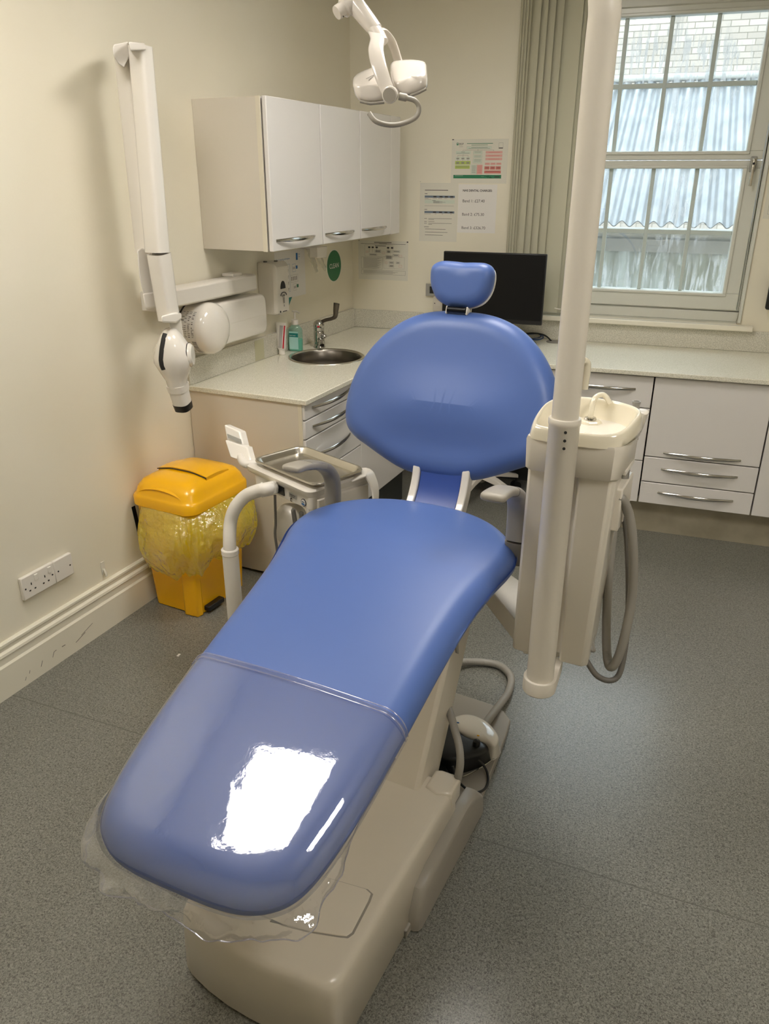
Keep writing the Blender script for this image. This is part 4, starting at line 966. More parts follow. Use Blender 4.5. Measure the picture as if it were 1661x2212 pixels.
# liner bag folded over the rim
nz = noise.noise
def liner():
    N, K = 150, 34; rings = []
    for k in range(K + 1):
        f = k/K; ring = []
        for j in range(N):
            p, q = rrect(.150, .182, .045, 6)[0] if False else (0, 0)
            an = 2*PI*j/N; c_, s_ = math.cos(an), math.sin(an)
            rx, ry = .150, .180
            a = rx*math.copysign(abs(c_)**.5, c_); b = ry*math.copysign(abs(s_)**.5, s_)
            zb = .185 + .05*nz(V((c_*2.1 + 4, s_*2.1, 1))) + .03*nz(V((c_*6, s_*6, 2)))
            if c_ > .3: zb += .06*(c_ - .3)
            z = .470 + (zb - .470)*f
            bul = max(0, math.sin(PI*min(1, f*.97)))**.7*(.030 + .034*(.5 + .5*nz(V((c_*2.4, s_*2.4, 7)))))*(1 + .5*max(0, c_) - .5*max(0, -c_))
            fold = (.016*nz(V((c_*7, s_*7, z*6))) + .011*nz(V((c_*15, s_*15, z*13))) + .004*nz(V((c_*34, s_*34, z*30)))) * min(1, f*4) * (.5 if c_ < -.4 else 1)
            r = 1 + (bul + fold + .003)/math.hypot(a, b)
            if c_ < -.5: r = min(r, 1.075)
            P_ = BN(a*r, (b - .004)*r, z); dd_ = P_.dot(LN); lim = .029 if z < .215 else .005
            if dd_ < lim: P_ = P_ + LN*(lim - dd_)
            ring.append(P_)
        rings.append(ring)
    return loft(rings, False)
lb = obj('bin_liner', liner(), M['liner'], smooth=80, label='translucent yellow bag folded over the rim of the yellow bin', cat='bin bag')
tp_ = []
def offw(p):
    dd_ = p.dot(LN); return p + LN*max(0, .003 - dd_)
for k in range(12):
    z = .44 - .02*k; tp_.append([BN(-.175 - .012*math.sin(k*.5), -.165 + .008*k*.3 + dd, z) for dd in (-.0, .035)] )
obj('bag_stripe', loft([[offw(q) for q in (r[0] + V((-.006, -.012, 0)), r[1] + V((-.004, -.03, 0)), r[1] + V((-.001, -.026, 0)), r[0] + V((-.003, -.008, 0)))] for r in tp_]), M['tapedark'], parent=lb, smooth=40, label='black printed stripe')
# ================================================================== INSTRUMENT TABLE (left of the chair)
TZ = .785
F0, F1, F2 = at_z(527, 999, TZ), at_z(668, 1062, TZ), at_z(790, 1014, TZ)
fx_ = (F1 - F0).normalized(); fy_ = V((-fx_.y, fx_.x, 0)); FWD = (F1 - F0).length; DEP = (F2 - F1).dot(fy_)
def T(a, b, z): return F0 + fx_*a + fy_*b + V((0, 0, z - TZ))
t = root('instrument_table', 'white dental instrument table on a curved pipe arm left of the chair', 'dental unit', T(.17, .1, .6))
LW_, DP = FWD, DEP
obj('table_top', loft([[T(LW_/2 + a, DP/2 + b, z) for a, b in rrect(LW_/2 + g, DP/2 + g, .03, 6)] for z, g in ((TZ - .028, -.004), (TZ - .024, .0), (TZ - .006, .003), (TZ, -.003))]), M['white'], parent=t, smooth=40)
obj('table_body', loft([[T(LW_/2 + .02 + a, DP/2 + b, z) for a, b in rrect(LW_/2 - .022 - g, DP/2 - .006 - g, .015, 5)] for z, g in ((TZ - .072, .008), (TZ - .067, .002), (TZ - .026, .0))]), M['white'], parent=t, smooth=40)
def TFp(x, y): return at_pl(x, y, F0 + fy_*.006, fy_)
def ta(x, y): return (TFp(x, y) - F0).dot(fx_)
obj('arm_recess', box(ta(596, 1056), .003, TZ - .058, ta(614, 1056), .02, TZ - .030, T), M['black'], parent=t, smooth=0)
# instrument handle hanging over the right side
DF2 = -((RM.inverted() @ (F2 - CAM)).z) - .04
obj('side_grip', sweep(catmull([T(LW_ - .03, DP*.72, TZ - .008), at_d(790, 1021, DF2), at_d(803, 1036, DF2), at_d(810, 1058, DF2), at_d(811, 1085, DF2)], 6), lambda i, f: sup(.045 - .030*f, .005, 4, 20), up0=(0, 0, 1)), M['white'], parent=t, smooth=40)
obj('grey_side_panel', box(LW_ - .012, .03, TZ - .095, LW_ + .006, DP - .02, TZ - .035, T), M['cream'], parent=t, bevel=.004)
Xl, Zl = fx_, V((0, 0, 1))
lp0 = ta(625, 1072); bc0 = ta(656, 1083); pc0 = ta(629, 1082)
obj('rating_plate', [(rect(T(lp0, .0065, TZ - .052), Xl, Zl, .040, .016, .002), M['greybox']), (rect(T(lp0 + .005, .0065, TZ - .043), Xl, Zl, .030, .003, .0025), M['ink']), (rect(T(lp0 + .009, .0065, TZ - .048), Xl, Zl, .022, .002, .0025), M['ink'])], parent=t, smooth=0, weld=False)
wc_ = T(bc0, .0065, TZ - .050)
obj('round_badge', [(cyl(wc_ - fy_*.0, wc_ - fy_*.0022, .0125, n=32), M['ink']), (cyl(wc_, wc_ - fy_*.0027, .0105, n=32), M['paper']), (rect(wc_ + Xl*-.0075 - Zl*.008, Xl, Zl, .015, .006, .0032), M['inkb']), (rect(wc_ + Xl*-.007 + Zl*.0, Xl, Zl, .014, .004, .0032), M['inkslate'])], parent=t, smooth=0, weld=False)
obj('person_mark', [(cyl(T(pc0, .0075, TZ - .056), T(pc0, .004, TZ - .056), .002), M['ink']), (rect(T(pc0 - .002, .0065, TZ - .066), Xl, Zl, .004, .008, .0025), M['ink']), (rect(T(pc0 + .002, .0065, TZ - .066), Xl, Zl, .006, .0025, .0025), M['ink'])], parent=t, smooth=0, weld=False)
# pipe arm
PX = at_d(497, 1190, 2.52); pz = PX.z
e0 = T(ta(592, 1054), -.002, TZ - .044)
arm = catmull([e0 + fx_*.004, at_d(580, 1056, 2.45), at_d(558, 1060, 2.46), at_d(530, 1072, 2.485), at_d(509, 1096, 2.50), at_d(498, 1128, 2.515), V((PX.x, PX.y, pz + .02)), V((PX.x, PX.y, pz - .05))], 8)
obj('pipe_arm', sweep(arm, lambda i, f: circ(.021, 22)), M['white'], parent=t, smooth=60)
obj('arm_socket', sweep([at_d(566, 1058, 2.455), at_d(580, 1056, 2.45), e0, e0 + fx_*.008], lambda i, f: sup(.0215, .0215, 5, 24)), M['white'], parent=t, smooth=40)
obj('post_collar', lathe([(.026, pz - .012), (.0285, pz - .009), (.0285, pz + .006), (.026, pz + .009), (.021, pz + .010)], (PX.x, PX.y, 0), n=32), M['whiteg'], parent=t)
obj('post', cyl((PX.x, PX.y, .20), (PX.x, PX.y, pz - .01), .0262, n=32), M['white'], parent=t, smooth=50)
cbase = U(.80, -.02, .42)
obj('swing_arm', sweep([V((PX.x, PX.y, .235)) + (V((PX.x, PX.y, .235)) - V((cbase.x, cbase.y, .235))).normalized()*.02, V((cbase.x, cbase.y, .235))], lambda i, f: sup(.034, .022, 4, 24)), M['white'], parent=t, smooth=40)
# control keypad on the left
def kp(a, b, c_):   # tilted pad frame
    o_ = at_z(545, 990, .87)
    return o_
kd = 2.74
kc = [at_d(486, 926, kd + .02), at_d(497, 912, kd), at_d(536, 926, kd - .03), at_d(545, 985, kd - .06), at_d(500, 975, kd - .03)]
kn = (at_d(510, 950, kd) - CAM).normalized()
kn = (kn*.7 + V((.55, .0, .1))).normalized()
def kpoly(pts, t0, t1): return loft([[at_d(x, y, D) + kn*h for x, y, D in pts] for h in (t0, t1)])
kpd = obj('keypad', kpoly([(485, 917, kd + .02), (520, 932, kd - .0), (530, 972, kd - .02), (493, 960, kd + .01)], -.004, .026), M['white'], parent=t, bevel=.005, seg=3)
obj('keypad_holder', kpoly([(488, 950, kd + .0), (536, 966, kd - .03), (546, 1003, kd - .06), (500, 988, kd - .02)], -.006, .022), M['whiteg'], parent=t, bevel=.004, seg=3)
obj('keypad_label', [(kpoly([(491, 937, kd + .0), (520, 949, kd - .015), (522, 958, kd - .017), (493, 946, kd - .002)], -.0015, .001), M['greybox'])], parent=kpd, smooth=0)
obj('keypad_neck', tube([at_d(520, 985, kd - .02), at_d(532, 1003, kd - .08), T(.02, .10, TZ - .01)], .014, 12), M['white'], parent=t)
# instrument hoses
for k, (x_, y_, x2, D) in enumerate([(594, 1075, 596, 2.52), (634, 1106, 646, 2.50), (651, 1112, 655, 2.50)]):
    p = at_d(x_, y_, D); p2 = at_d(x2, 1170, D + .05)
    obj('instrument_hose', tube([p + V((0, 0, .006)), p, p.lerp(p2, .5) + V((0, .0, -.01)), p2, p2 + V((.02, .02, -.2)), p2 + V((.1, .1, -.28))], .0045 if k == 0 else .0075, 10), M['hosed'], parent=t)
tc = at_d(628, 1132, 2.60)
obj('holder_shell', ellipsoid(tc, .055, .05, .07, e=2.6), M['cream'], parent=t, smooth=60)

# steel tray resting on the table
c4 = [at_z(538, 991, TZ + .022), at_z(655, 960, TZ + .022), at_z(783, 1012, TZ + .022), at_z(690, 1048, TZ + .022)]
tcx = (c4[0] + c4[1] + c4[2] + c4[3])/4
tx = ((c4[3] - c4[0]) + (c4[2] - c4[1])).normalized(); ty = V((-tx.y, tx.x, 0))
hw_, hd_ = .162, .102
def TR(a, b, z): return V((tcx.x, tcx.y, z)) + tx*a + ty*b
rings = [(TZ + .002, hw_ - .018, hd_ - .018, .025), (TZ + .0025, hw_ - .012, hd_ - .012, .028), (TZ + .018, hw_ - .004, hd_ - .004, .032), (TZ + .0215, hw_ - .001, hd_ - .001, .034), (TZ + .0225, hw_ + .002, hd_ + .002, .035), (TZ + .0215, hw_ + .006, hd_ + .006, .036), (TZ + .018, hw_ + .0075, hd_ + .0075, .036), (TZ + .0155, hw_ + .006, hd_ + .006, .035), (TZ + .0165, hw_ + .002, hd_ + .002, .035), (TZ + .017, hw_ - .002, hd_ - .002, .032), (TZ + .0008, hw_ - .012, hd_ - .012, .028)]
tr_ = obj('instrument_tray', [(loft([[TR(a, b, z) for a, b in rrect(x_, y_, r, 6)] for z, x_, y_, r in rings], True), M['steel'])], smooth=40,
    label='rectangular stainless steel tray lying on the instrument table', cat='tray', weld=False)

# ================================================================== SPITTOON UNIT (right of the chair)
t = root('spittoon_unit', 'cream spittoon unit with round basin and water spout, right of the chair', 'dental unit', B(.85, .4, .55))
def Bf(s, t_, z): return B(s, t_, z)
ZB = .575
# body: tapering housing with a notch for the lamp pole at the front
def bodyring(z, s0, s1, t0, t1, nt=True):
    pts = [(s0 + .006, t0), (s0, t0 + .008)]
    if nt: pts += [(s0, .338), (s0 + .03, .345), (s0 + .035, .405), (s0, .414)]
    pts += [(s0, t1 - .010), (s0 + .012, t1), (s1 - .03, t1 - .012), (s1, t1 - .04), (s1, t0 + .03), (s1 - .03, t0)]
    return [Bf(a, b, z) for a, b in pts]
obj('housing', loft([bodyring(.586, .742, .93, .293, .478), bodyring(.591, .740, .94, .291, .480), bodyring(1.085, .738, .955, .296, .494)]), M['cream'], parent=t, smooth=30, bevel=.004)
obj('upper_skirt', loft([[Bf(s_, t_, z) for s_, t_ in ((.732 + g, .292 + g), (.727 + g, .305), (.725 + g, .40), (.729 + g, .485 - g), (.748, .500 - g), (.90, .504 - g), (.955 - g, .48), (.97 - g, .39), (.95 - g, .30 + g), (.80, .288 + g))] for z, g in ((1.072, .006), (1.078, .001), (1.145, -.001), (1.152, .001))]), M['cream'], parent=t, smooth=40)
# basin with flowing rim
rim = [(.728, .305), (.723, .34), (.722, .40), (.728, .465), (.75, .496), (.80, .510), (.86, .515), (.91, .500), (.945, .455), (.957, .40), (.953, .35), (.93, .310), (.89, .293), (.83, .288), (.77, .290), (.74, .296)]
cen = V((.85, .40, 0))
def rr_(k, z, g=0.): return [Bf(cen.x + (a - cen.x)*k + g, cen.y + (b - cen.y)*k, z(a, b) if callable(z) else z) for a, b, _ in catmull([V((a, b, 0)) for a, b in rim], 5, True)]
def slope(z0): return lambda a, b: z0 - .020*max(0, (.85 - a)/.12)**1.3
basin = obj('basin', loft([rr_(.94, 1.150), rr_(1.0, 1.152), rr_(1.01, slope(1.168)), rr_(.99, slope(1.182)), rr_(.965, slope(1.192)), rr_(.93, slope(1.197)), rr_(.905, slope(1.197)), rr_(.88, slope(1.191)), rr_(.80, 1.158), rr_(.68, 1.135), rr_(.35, 1.120), rr_(.05, 1.117)]), M['creamg'], parent=t, smooth=70)
obj('basin_drain', lathe([(.022, 1.121), (.020, 1.125), (.0, 1.124)], Bf(.86, .37, 0), n=28), M['steel'], parent=basin)
# platform and spout
sb = at_z(1275, 905, 1.160)
obj('spout_platform', lathe([(.034, 1.12), (.030, 1.150), (.024, 1.158), (.0, 1.159)], (sb.x, sb.y, 0), n=8), M['creamg'], parent=basin, smooth=30)
obj('spout_ring', lathe([(.013, 1.157), (.0145, 1.160), (.013, 1.164), (.009, 1.165)], (sb.x, sb.y, 0), n=28), M['chrome'], parent=t)
D_ = -((RM.inverted() @ (V((sb.x, sb.y, 1.18)) - CAM)).z)
sp = [V((sb.x, sb.y, 1.160)), at_d(1277, 890, D_), at_d(1282, 865, D_), at_d(1291, 855, D_ + .005), at_d(1303, 853, D_ + .01), at_d(1311, 860, D_ + .01), at_d(1318, 872, D_ + .01)]
obj('water_spout', sweep(catmull(sp, 5), lambda i, f: circ(.0062, 14)), M['creamg'], parent=t, smooth=60)
# cup filler holder at the back right
hb_ = B(.985, .478, 1.17)
obj('holder_bracket', loft([[V((hb_.x, hb_.y, 0)) + BE*a + BD*b + V((0, 0, z)) for a, b in rrect(x_, .022, .012, 4)] for z, x_ in ((1.11, .018), (1.155, .028), (1.167, .030), (1.17, .026))]), M['cream'], parent=t, smooth=40)
obj('suction_cup_holder', lathe([(.0085, 1.13), (.0085, 1.184), (.010, 1.186), (.010, 1.192), (.0075, 1.192), (.0075, 1.16)], (hb_.x, hb_.y, 0), n=24), M['greybox'], parent=t)
obj('handpiece', lathe([(.012, 1.105), (.007, 1.13), (.004, 1.15)], (hb_.x + .004, hb_.y - .02, 0), n=20), M['greyp'], parent=t)
# metal side rail and hose outlet
obj('side_rail', box(.80, .496, 1.068, .90, .504, 1.08, Bf), M['cream'], parent=t, bevel=.002)
obj('outlet_plate', box(.80, .478, .93, .93, .502, 1.035, Bf), M['cream'], parent=t, bevel=.004)
# white link arm to the chair
lk = [at_z(1050, 1262, .62), at_z(1094, 1234, .62), at_z(1135, 1290, .62), at_z(1118, 1395, .62)]
la = [B(1.00, .15, .62), lk[0], lk[3], B(.78, .36, .62), B(.90, .40, .62), lk[1] + (lk[2] - lk[1])*0, B(1.12, .18, .62)]
poly_ = [lk[0], B(.775, .315, .62), B(.80, .40, .62), B(.90, .40, .62), lk[1], B(1.1, .1, .62), B(1.0, .06, .62)]
obj('link_arm', loft([[p + V((0, 0, dz)) for p in poly_] for dz in (-.062, 0)]), M['white'], parent=t, bevel=.003)
# hoses
gh = lambda pts, r, nm, rib=True, m_=None, n=14: obj(nm, tube(pts, r, n, 8, rib=(.0045, r*.10) if rib else None), m_ or M['hose'], parent=t, smooth=60)
def hp(x, y, D): return at_d(x, y, D)
DH = 1.80
gh([Bf(.83, .49, .975), hp(1340, 1075, DH - .02), hp(1358, 1110, DH), hp(1367, 1180, DH + .02), hp(1366, 1280, DH + .06), hp(1350, 1370, DH + .08), hp(1333, 1425, DH + .10), hp(1318, 1440, DH + .12), hp(1311, 1410, DH + .16), hp(1310, 1340, DH + .18), hp(1316, 1230, DH + .18), hp(1326, 1130, DH + .18), hp(1330, 1110, DH + .19), Bf(.99, .46, .96)], .0105, 'suction_hose')
gh([Bf(.85, .485, .955), hp(1343, 1098, DH + .05), hp(1352, 1140, DH + .06), hp(1357, 1220, DH + .08), hp(1357, 1320, DH + .1), hp(1350, 1400, DH + .12), hp(1338, 1455, DH + .12), hp(1318, 1470, DH + .12), hp(1290, 1460, DH + .12), hp(1270, 1432, DH + .12), hp(1262, 1412, DH + .13), Bf(.86, .44, .62)], .0068, 'saliva_hose', m_=M['hosed'])
gh([Bf(1.0, .47, 1.05), hp(1352, 1000, DH + .03), hp(1344, 1060, DH + .05), hp(1336, 1100, DH + .10), Bf(1.0, .46, .88)], .0105, 'suction_hose')
gh([Bf(.88, .46, .63), hp(1276, 1395, DH + .13), hp(1282, 1404, DH + .13), hp(1279, 1388, DH + .14), Bf(.92, .45, .66)], .006, 'short_hose', rib=False)

# ================================================================== LAMP POLE AND OPERATING LIGHT
PB = at_d(1168, 1445, 1.89); PB.z = 0; tL = root('operating_light', 'white dental operating light on a tall pole, its head hanging over the chair', 'dental lamp', (PB.x, PB.y, .53))
def ringp(r, z): return [V((PB.x, PB.y, z)) + V((a, b, 0)) for a, b in circ(r, 36)]
obj('lower_tube', loft([ringp(.0325, .565), ringp(.0325, 1.202), ringp(.034, 1.204), ringp(.0345, 1.213), ringp(.033, 1.217), ringp(.029, 1.218)]), M['cream'], parent=tL, smooth=50)
obj('screw_hole', merge(*[cyl(q - V((.33, -.94, 0)).normalized()*(-.0) , q + V((.0, 0, 0)) + (CAM - q).normalized()*V((1, 1, 0)).length*.0012, .0032, n=16) for q in [V((PB.x, PB.y, z)) + (V((CAM.x - PB.x, CAM.y - PB.y, 0)).normalized()*math.cos(.12) + V((-(CAM.y - PB.y), CAM.x - PB.x, 0)).normalized()*math.sin(.12))*.0320 for z in (1.194, 1.176, 1.159)]]), M['black'], parent=tL, weld=False)
top = V((PB.x, PB.y, 1.93))
J = at_d(733, 24, 2.12)               # wrist joint above the lamp head
up1 = [V((PB.x, PB.y, 1.2)), V((PB.x, PB.y, 1.55)), V((PB.x, PB.y, 1.88)), V((PB.x, PB.y, 1.95)), V((PB.x - .015, PB.y + .012, 2.02)), V((PB.x - .05, PB.y + .045, 2.075)), V((PB.x - .10, PB.y + .09, 2.10))]
obj('upper_pole', sweep(catmull(up1, 8), lambda i, f: circ(.0283, 32)), M['cream'], parent=tL, smooth=60)
obj('pole_foot', loft([[V((PB.x, PB.y, z)) + BD*a + BE*b for a, b in [(g*math.cos(PI/2 + PI*k/18), g*math.sin(PI/2 + PI*k/18)) for k in range(19)] + [(.10, -g*.75), (.10, g*.75)]] for z, g in ((.53, .038), (.533, .040), (.566, .040), (.568, .039))]), M['cream'], parent=tL, smooth=30)
K2 = V((1.30, -2.36, 2.34))
obj('first_arm', sweep(catmull([up1[-1], V((1.40, -2.66, 2.13)), K2 + V((.04, -.1, -.10)), K2], 6), lambda i, f: sup(.026, .03, 3, 20)), M['cream'], parent=tL, smooth=50)
jx = at_d(770, -40, 2.13)
obj('second_arm', sweep([K2, K2.lerp(jx, .5), jx], lambda i, f: sup(.024, .028, 3, 20)), M['white'], parent=tL, smooth=50)
DL = 2.12
obj('pole_grip', tube([V((PB.x, PB.y, 1.335)) + V((.022, .018, 0)), V((PB.x, PB.y, 1.325)) + V((.031, .026, 0)), V((PB.x, PB.y, 1.275)) + V((.030, .026, 0))], .009, 14), M['creamg'], parent=tL)
# wrist
rt = (at_d(900, 150, DL) - at_d(800, 150, DL)).normalized(); dp = ray(845, 190).normalized()
upl = (V((0, 0, 1)) - dp*dp.z); upl.normalize(); rt = dp.cross(upl).normalized()
obj('wrist_tube', sweep([at_d(752, -14, DL), at_d(772, 16, DL), at_d(796, 46, DL), at_d(812, 66, DL)], lambda i, f: circ(.027 - .0075*f, 28)), M['lampw'], parent=tL, smooth=50)
obj('wrist_knob', lathe([(.017, 0), (.018, .004), (.018, .022), (.024, .026), (.026, .05)], at_d(727, 28, DL - .01), at_d(757, 8, DL) - at_d(727, 28, DL - .01), 28), M['lampw'], parent=tL, smooth=40)
obj('knob_screw', lathe([(.002, 0), (.002, .002)], at_d(741, 36, DL - .022), at_d(757, 8, DL) - at_d(727, 28, DL), 10), M['black'], parent=tL)
# yoke: two arms
yk = obj('yoke', sweep(catmull([at_d(808, 66, DL), at_d(815, 84, DL - .03), at_d(812, 108, DL - .055), at_d(818, 140, DL - .065), at_d(828, 172, DL - .065), at_d(842, 206, DL - .06)], 7), lambda i, f: circ(.0060, 20, .0175 + .003*math.sin(PI*f)), up0=rt), M['lampw'], parent=tL, smooth=60)
obj('yoke_rear_arm', sweep(catmull([at_d(812, 66, DL), at_d(826, 66, DL + .02), at_d(842, 84, DL + .05), at_d(853, 110, DL + .065), at_d(862, 140, DL + .07)], 7), lambda i, f: circ(.0065, 20, .0175), up0=rt), M['lampw'], parent=tL, smooth=60)
dc = at_d(842, 205, DL - .07); dn = (CAM - dc).normalized(); dn = (dn + V((-.25, 0, -.1))).normalized()
obj('wrist_neck', sweep([at_d(808, 62, DL), at_d(818, 78, DL - .004), at_d(824, 92, DL - .004)], lambda i, f: circ(.0195 + .002*f, 24, .018)), M['lampw'], parent=tL, smooth=50)
obj('pivot_disc', lathe([(.020, -.012), (.021, -.002), (.0205, .004), (.018, .006)], dc, dn, 36), M['lampw'], parent=tL, smooth=40)
obj('disc_face', lathe([(.0178, .0045), (.017, .0068), (.0, .007)], dc, dn, 36), M['greyp'], parent=tL, smooth=40, label='grey round disc face')
# head: two glossy lobes around the pivot axis
def lobe(pts_front, d0, d1, nm, ridge):
    rings = []
    cxp = sum(p[0] for p in pts_front)/len(pts_front); cyp = sum(p[1] for p in pts_front)/len(pts_front)
    for f, k in ((0, .02), (0, .3), (0, .6), (.02, .82), (.06, .92), (.15, .98), (.5, 1.0), (.8, .95), (.93, .84), (1, .66)):
        sm = catmull([V((cxp + (x - cxp)*k, cyp + (y - cyp)*k, 0)) for x, y in pts_front], 4, True)
        (xa, ya), (xb, yb) = ridge
        def slant(p):
            dy = (ya + (yb - ya)*(p.x - xa)/(xb - xa)) - p.y
            return (.0017*dy if dy > 0 else -.00025*dy)*(1 - f)**1.2
        rings.append([at_d(p.x, p.y, d0 + (d1 - d0)*f + slant(p)) for p in sm])
    return obj(nm, loft(rings), M['lampw'], parent=tL, smooth=50)
lo1 = lobe([(762, 172), (770, 160), (790, 150), (812, 144), (836, 150), (840, 185), (836, 215), (812, 223), (785, 221), (770, 210), (763, 190)], DL - .055, DL + .085, 'lamp_lobe', ((765, 186), (845, 181)))
lo2 = lobe([(846, 135), (870, 129), (900, 129), (918, 134), (922, 150), (924, 178), (920, 192), (895, 205), (870, 207), (850, 190), (843, 160)], DL - .045, DL + .10, 'lamp_lobe', ((850, 180), (920, 160)))
obj('lamp_vents', merge(*[tube([at_d(797 - k*6, 173 - 3*k, DL - .040), at_d(811 - 2*k, 161, DL - .020)], .0009, 6, 0) for k in range(2)]), M['greyd'], parent=lo1, weld=False)
obj('lamp_vents', merge(*[tube([at_d(864 + k*8, 147 - k, DL + .006), at_d(886 + k*7, 157 - 3*k, DL - .016)], .0009, 6, 0) for k in range(3)]), M['greyd'], parent=lo2, weld=False)
obj('lower_rim', sweep([at_d(x, y, DL - .04) for x, y in ((778, 219), (800, 224), (830, 221))], lambda i, f: circ(.004, 10)), M['greyp'], parent=lo1)
obj('lower_rim', sweep([at_d(x, y, DL - .03) for x, y in ((886, 207), (905, 200), (920, 192))], lambda i, f: circ(.004, 10)), M['greyp'], parent=lo2)
hl = [at_d(862, 208, DL - .06), at_d(880, 212, DL - .06), at_d(897, 218, DL - .055), at_d(905, 233, DL - .045), at_d(898, 253, DL - .04), at_d(872, 266, DL - .05), at_d(842, 270, DL - .07), at_d(812, 262, DL - .09), at_d(797, 244, DL - .095)]
obj('grip_handle', sweep(catmull(hl, 7), lambda i, f: circ(.0065 if f > .12 else .0095, 16)), M['armgrey'], parent=tL, smooth=60, label='grey looped grip handle')
# ================================================================== DENTAL CHAIR
t = root('dental_chair', 'blue upholstered dental chair with cream base, raised and reclined in the room middle', 'dental chair', B(.45, 0, 0))
def half(pts):
    """mirror a half outline [(s, t>=0)...] starting and ending on the axis"""
    return pts + [(s, -w) for s, w in pts[-2:0:-1]]
def cushion(outl, spine, fmap, top, bot, nper=5, levels=None):
    """closed cushion: outline in plan, rings shrink to the spine; fmap(a,b,h)->world"""
    O_ = [(p.x, p.y) for p in catmull([V((a, b, 0)) for a, b in outl], nper, True)]
    lv = levels or [1, .995, .985, .97, .95, .92, .88, .83, .77, .70, .6, .48, .34, .18, 0]
    def ring(f, fn):
        out = []
        for a, b in O_:
            sa, sb = spine(a, b); x, y = sa + (a - sa)*f, sb + (b - sb)*f
            dist = (1 - f)*math.hypot(a - sa, b - sb)
            out.append(fmap(x, y, fn(x, y, dist)))
        return out
    rings = [ring(f, bot) for f in lv[::-1]] + [ring(f, top) for f in lv[1:]]
    return loft(rings, False)
def edge(d, R): return 0 if d >= R else R - math.sqrt(max(0, R*R - (R - d)**2))
def smin(a, b, k):
    h = max(0, min(1, .5 + .5*(b - a)/k)); return b*(1 - h) + a*h - k*h*(1 - h)
def zc(s):
    return smin(.600 + .242*(s + .1)/.95, .826 - .01*(s - .85), .028)
seat_o = half([(-.175, 0), (-.173, .09), (-.160, .155), (-.128, .205), (-.08, .232), (0, .248), (.1, .258), (.25, .266), (.45, .274), (.60, .286), (.70, .304), (.78, .322), (.84, .322), (.90, .302), (.96, .262), (1.01, .20), (1.045, .11), (1.055, 0)])
def sp_seat(a, b): return (min(max(a, .02), .86), 0)
RT, RB, TH = .052, .034, .085
def crown(s): return .016*((min(max(s, -.15), .72) - .30)/.45)**2
def seat_top(s, w, d): return zc(s) + .004 - crown(s) - edge(d, RT) - .012*(abs(w)/.3)**2
def seat_bot(s, w, d): return zc(s) - TH + edge(d, RB) - .0
obj('seat_cushion', cushion(seat_o, sp_seat, lambda a, b, h: U(a, b, h), seat_top, seat_bot), M['blue'], parent=t, smooth=80)
# underside pan
pan = [(a*.93 + .03, b*.86) for a, b in seat_o]
obj('seat_pan', cushion(pan, sp_seat, lambda a, b, h: U(a, b, h), lambda s, w, d: zc(s) - .070 - edge(d, .01), lambda s, w, d: zc(s) - .098 + edge(d, .02), 4), M['white'], parent=t, smooth=60)

# ---- backrest
TI = math.radians(22)
BP = at_pl(960, 1037, UO + UD*1.075, UD)
bt0 = -.006
BPo = U(1.075, bt0, BP.z + .002)
bup = UD*math.sin(TI) + V((0, 0, math.cos(TI))); bfw = -UD*math.cos(TI) + V((0, 0, math.sin(TI)))
k_ = 1.085
def BK(a, b, h): return BPo + UE*a + bup*b + bfw*h
back_o = [(0, 0), (.06, .003), (.11, .013), (.16, .033), (.21, .057), (.255, .080), (.283, .106), (.295, .142), (.297, .185), (.291, .232), (.275, .285), (.247, .337), (.21, .383), (.165, .420), (.115, .444), (.06, .456), (0, .458)]
bo = [(a*k_*1.03, b*k_) for a, b in back_o]; bo = bo + [(-a, b) for a, b in bo[-2:0:-1]]
def sp_back(a, b): return (min(max(a*.35, -.09), .09), .20*k_)
def bk_shape(a, b):
    c = .018*math.exp(-((b - .20)/.085)**2) - .006*math.exp(-((b - .10)/.05)**2)     # lumbar swell
    return c*max(0, 1 - (a/.26)**2) - .030*(a/.3)**2*0 
obj('backrest', cushion(bo, sp_back, BK, lambda a, b, d: bk_shape(a, b) - edge(d, .055) , lambda a, b, d: -.075 + edge(d, .02), 5), M['blue'], parent=t, smooth=80)
bs = [(a*.97, (b - .2)*.97 + .2) for a, b in bo]
obj('backrest_shell', cushion(bs, sp_back, BK, lambda a, b, d: -.062, lambda a, b, d: -.098 + edge(d, .03), 4), M['white'], parent=t, smooth=60)
# ---- headrest
hc = (-.010, .563)
HO = BK(hc[0], hc[1], .012); tih = math.radians(14)
hup = UD*math.sin(tih) + V((0, 0, math.cos(tih))); hfw = -UD*math.cos(tih) + V((0, 0, math.sin(tih)))
def HR(a, b, h): return HO + UE*a*.95 + hup*b*.95 + hfw*h
ho = [(-.099, .052), (-.072, .067), (-.03, .068), (.0, .0665), (.035, .0675), (.072, .066), (.094, .052), (.100, .022), (.094, -.015), (.074, -.047), (.038, -.065), (0, -.068), (-.038, -.065), (-.074, -.047), (-.096, -.012), (-.103, .024)]
obj('headrest', cushion(ho, lambda a, b: (min(max(a, -.04), .04), .005), HR, lambda a, b, d: .008*math.cos(a*14)*0 - edge(d, .032) - .003*math.exp(-((a)/.03)**2)*(1 if b > .03 else .3), lambda a, b, d: -.052 + edge(d, .015), 4), M['blue'], parent=t, smooth=80)
obj('headrest_shell', cushion([(a*.97 + .004, b*.98 - .003) for a, b in ho], lambda a, b: (min(max(a, -.04), .04), .005), HR, lambda a, b, d: -.044, lambda a, b, d: -.066 + edge(d, .018), 4), M['whiteg'], parent=t, smooth=60)

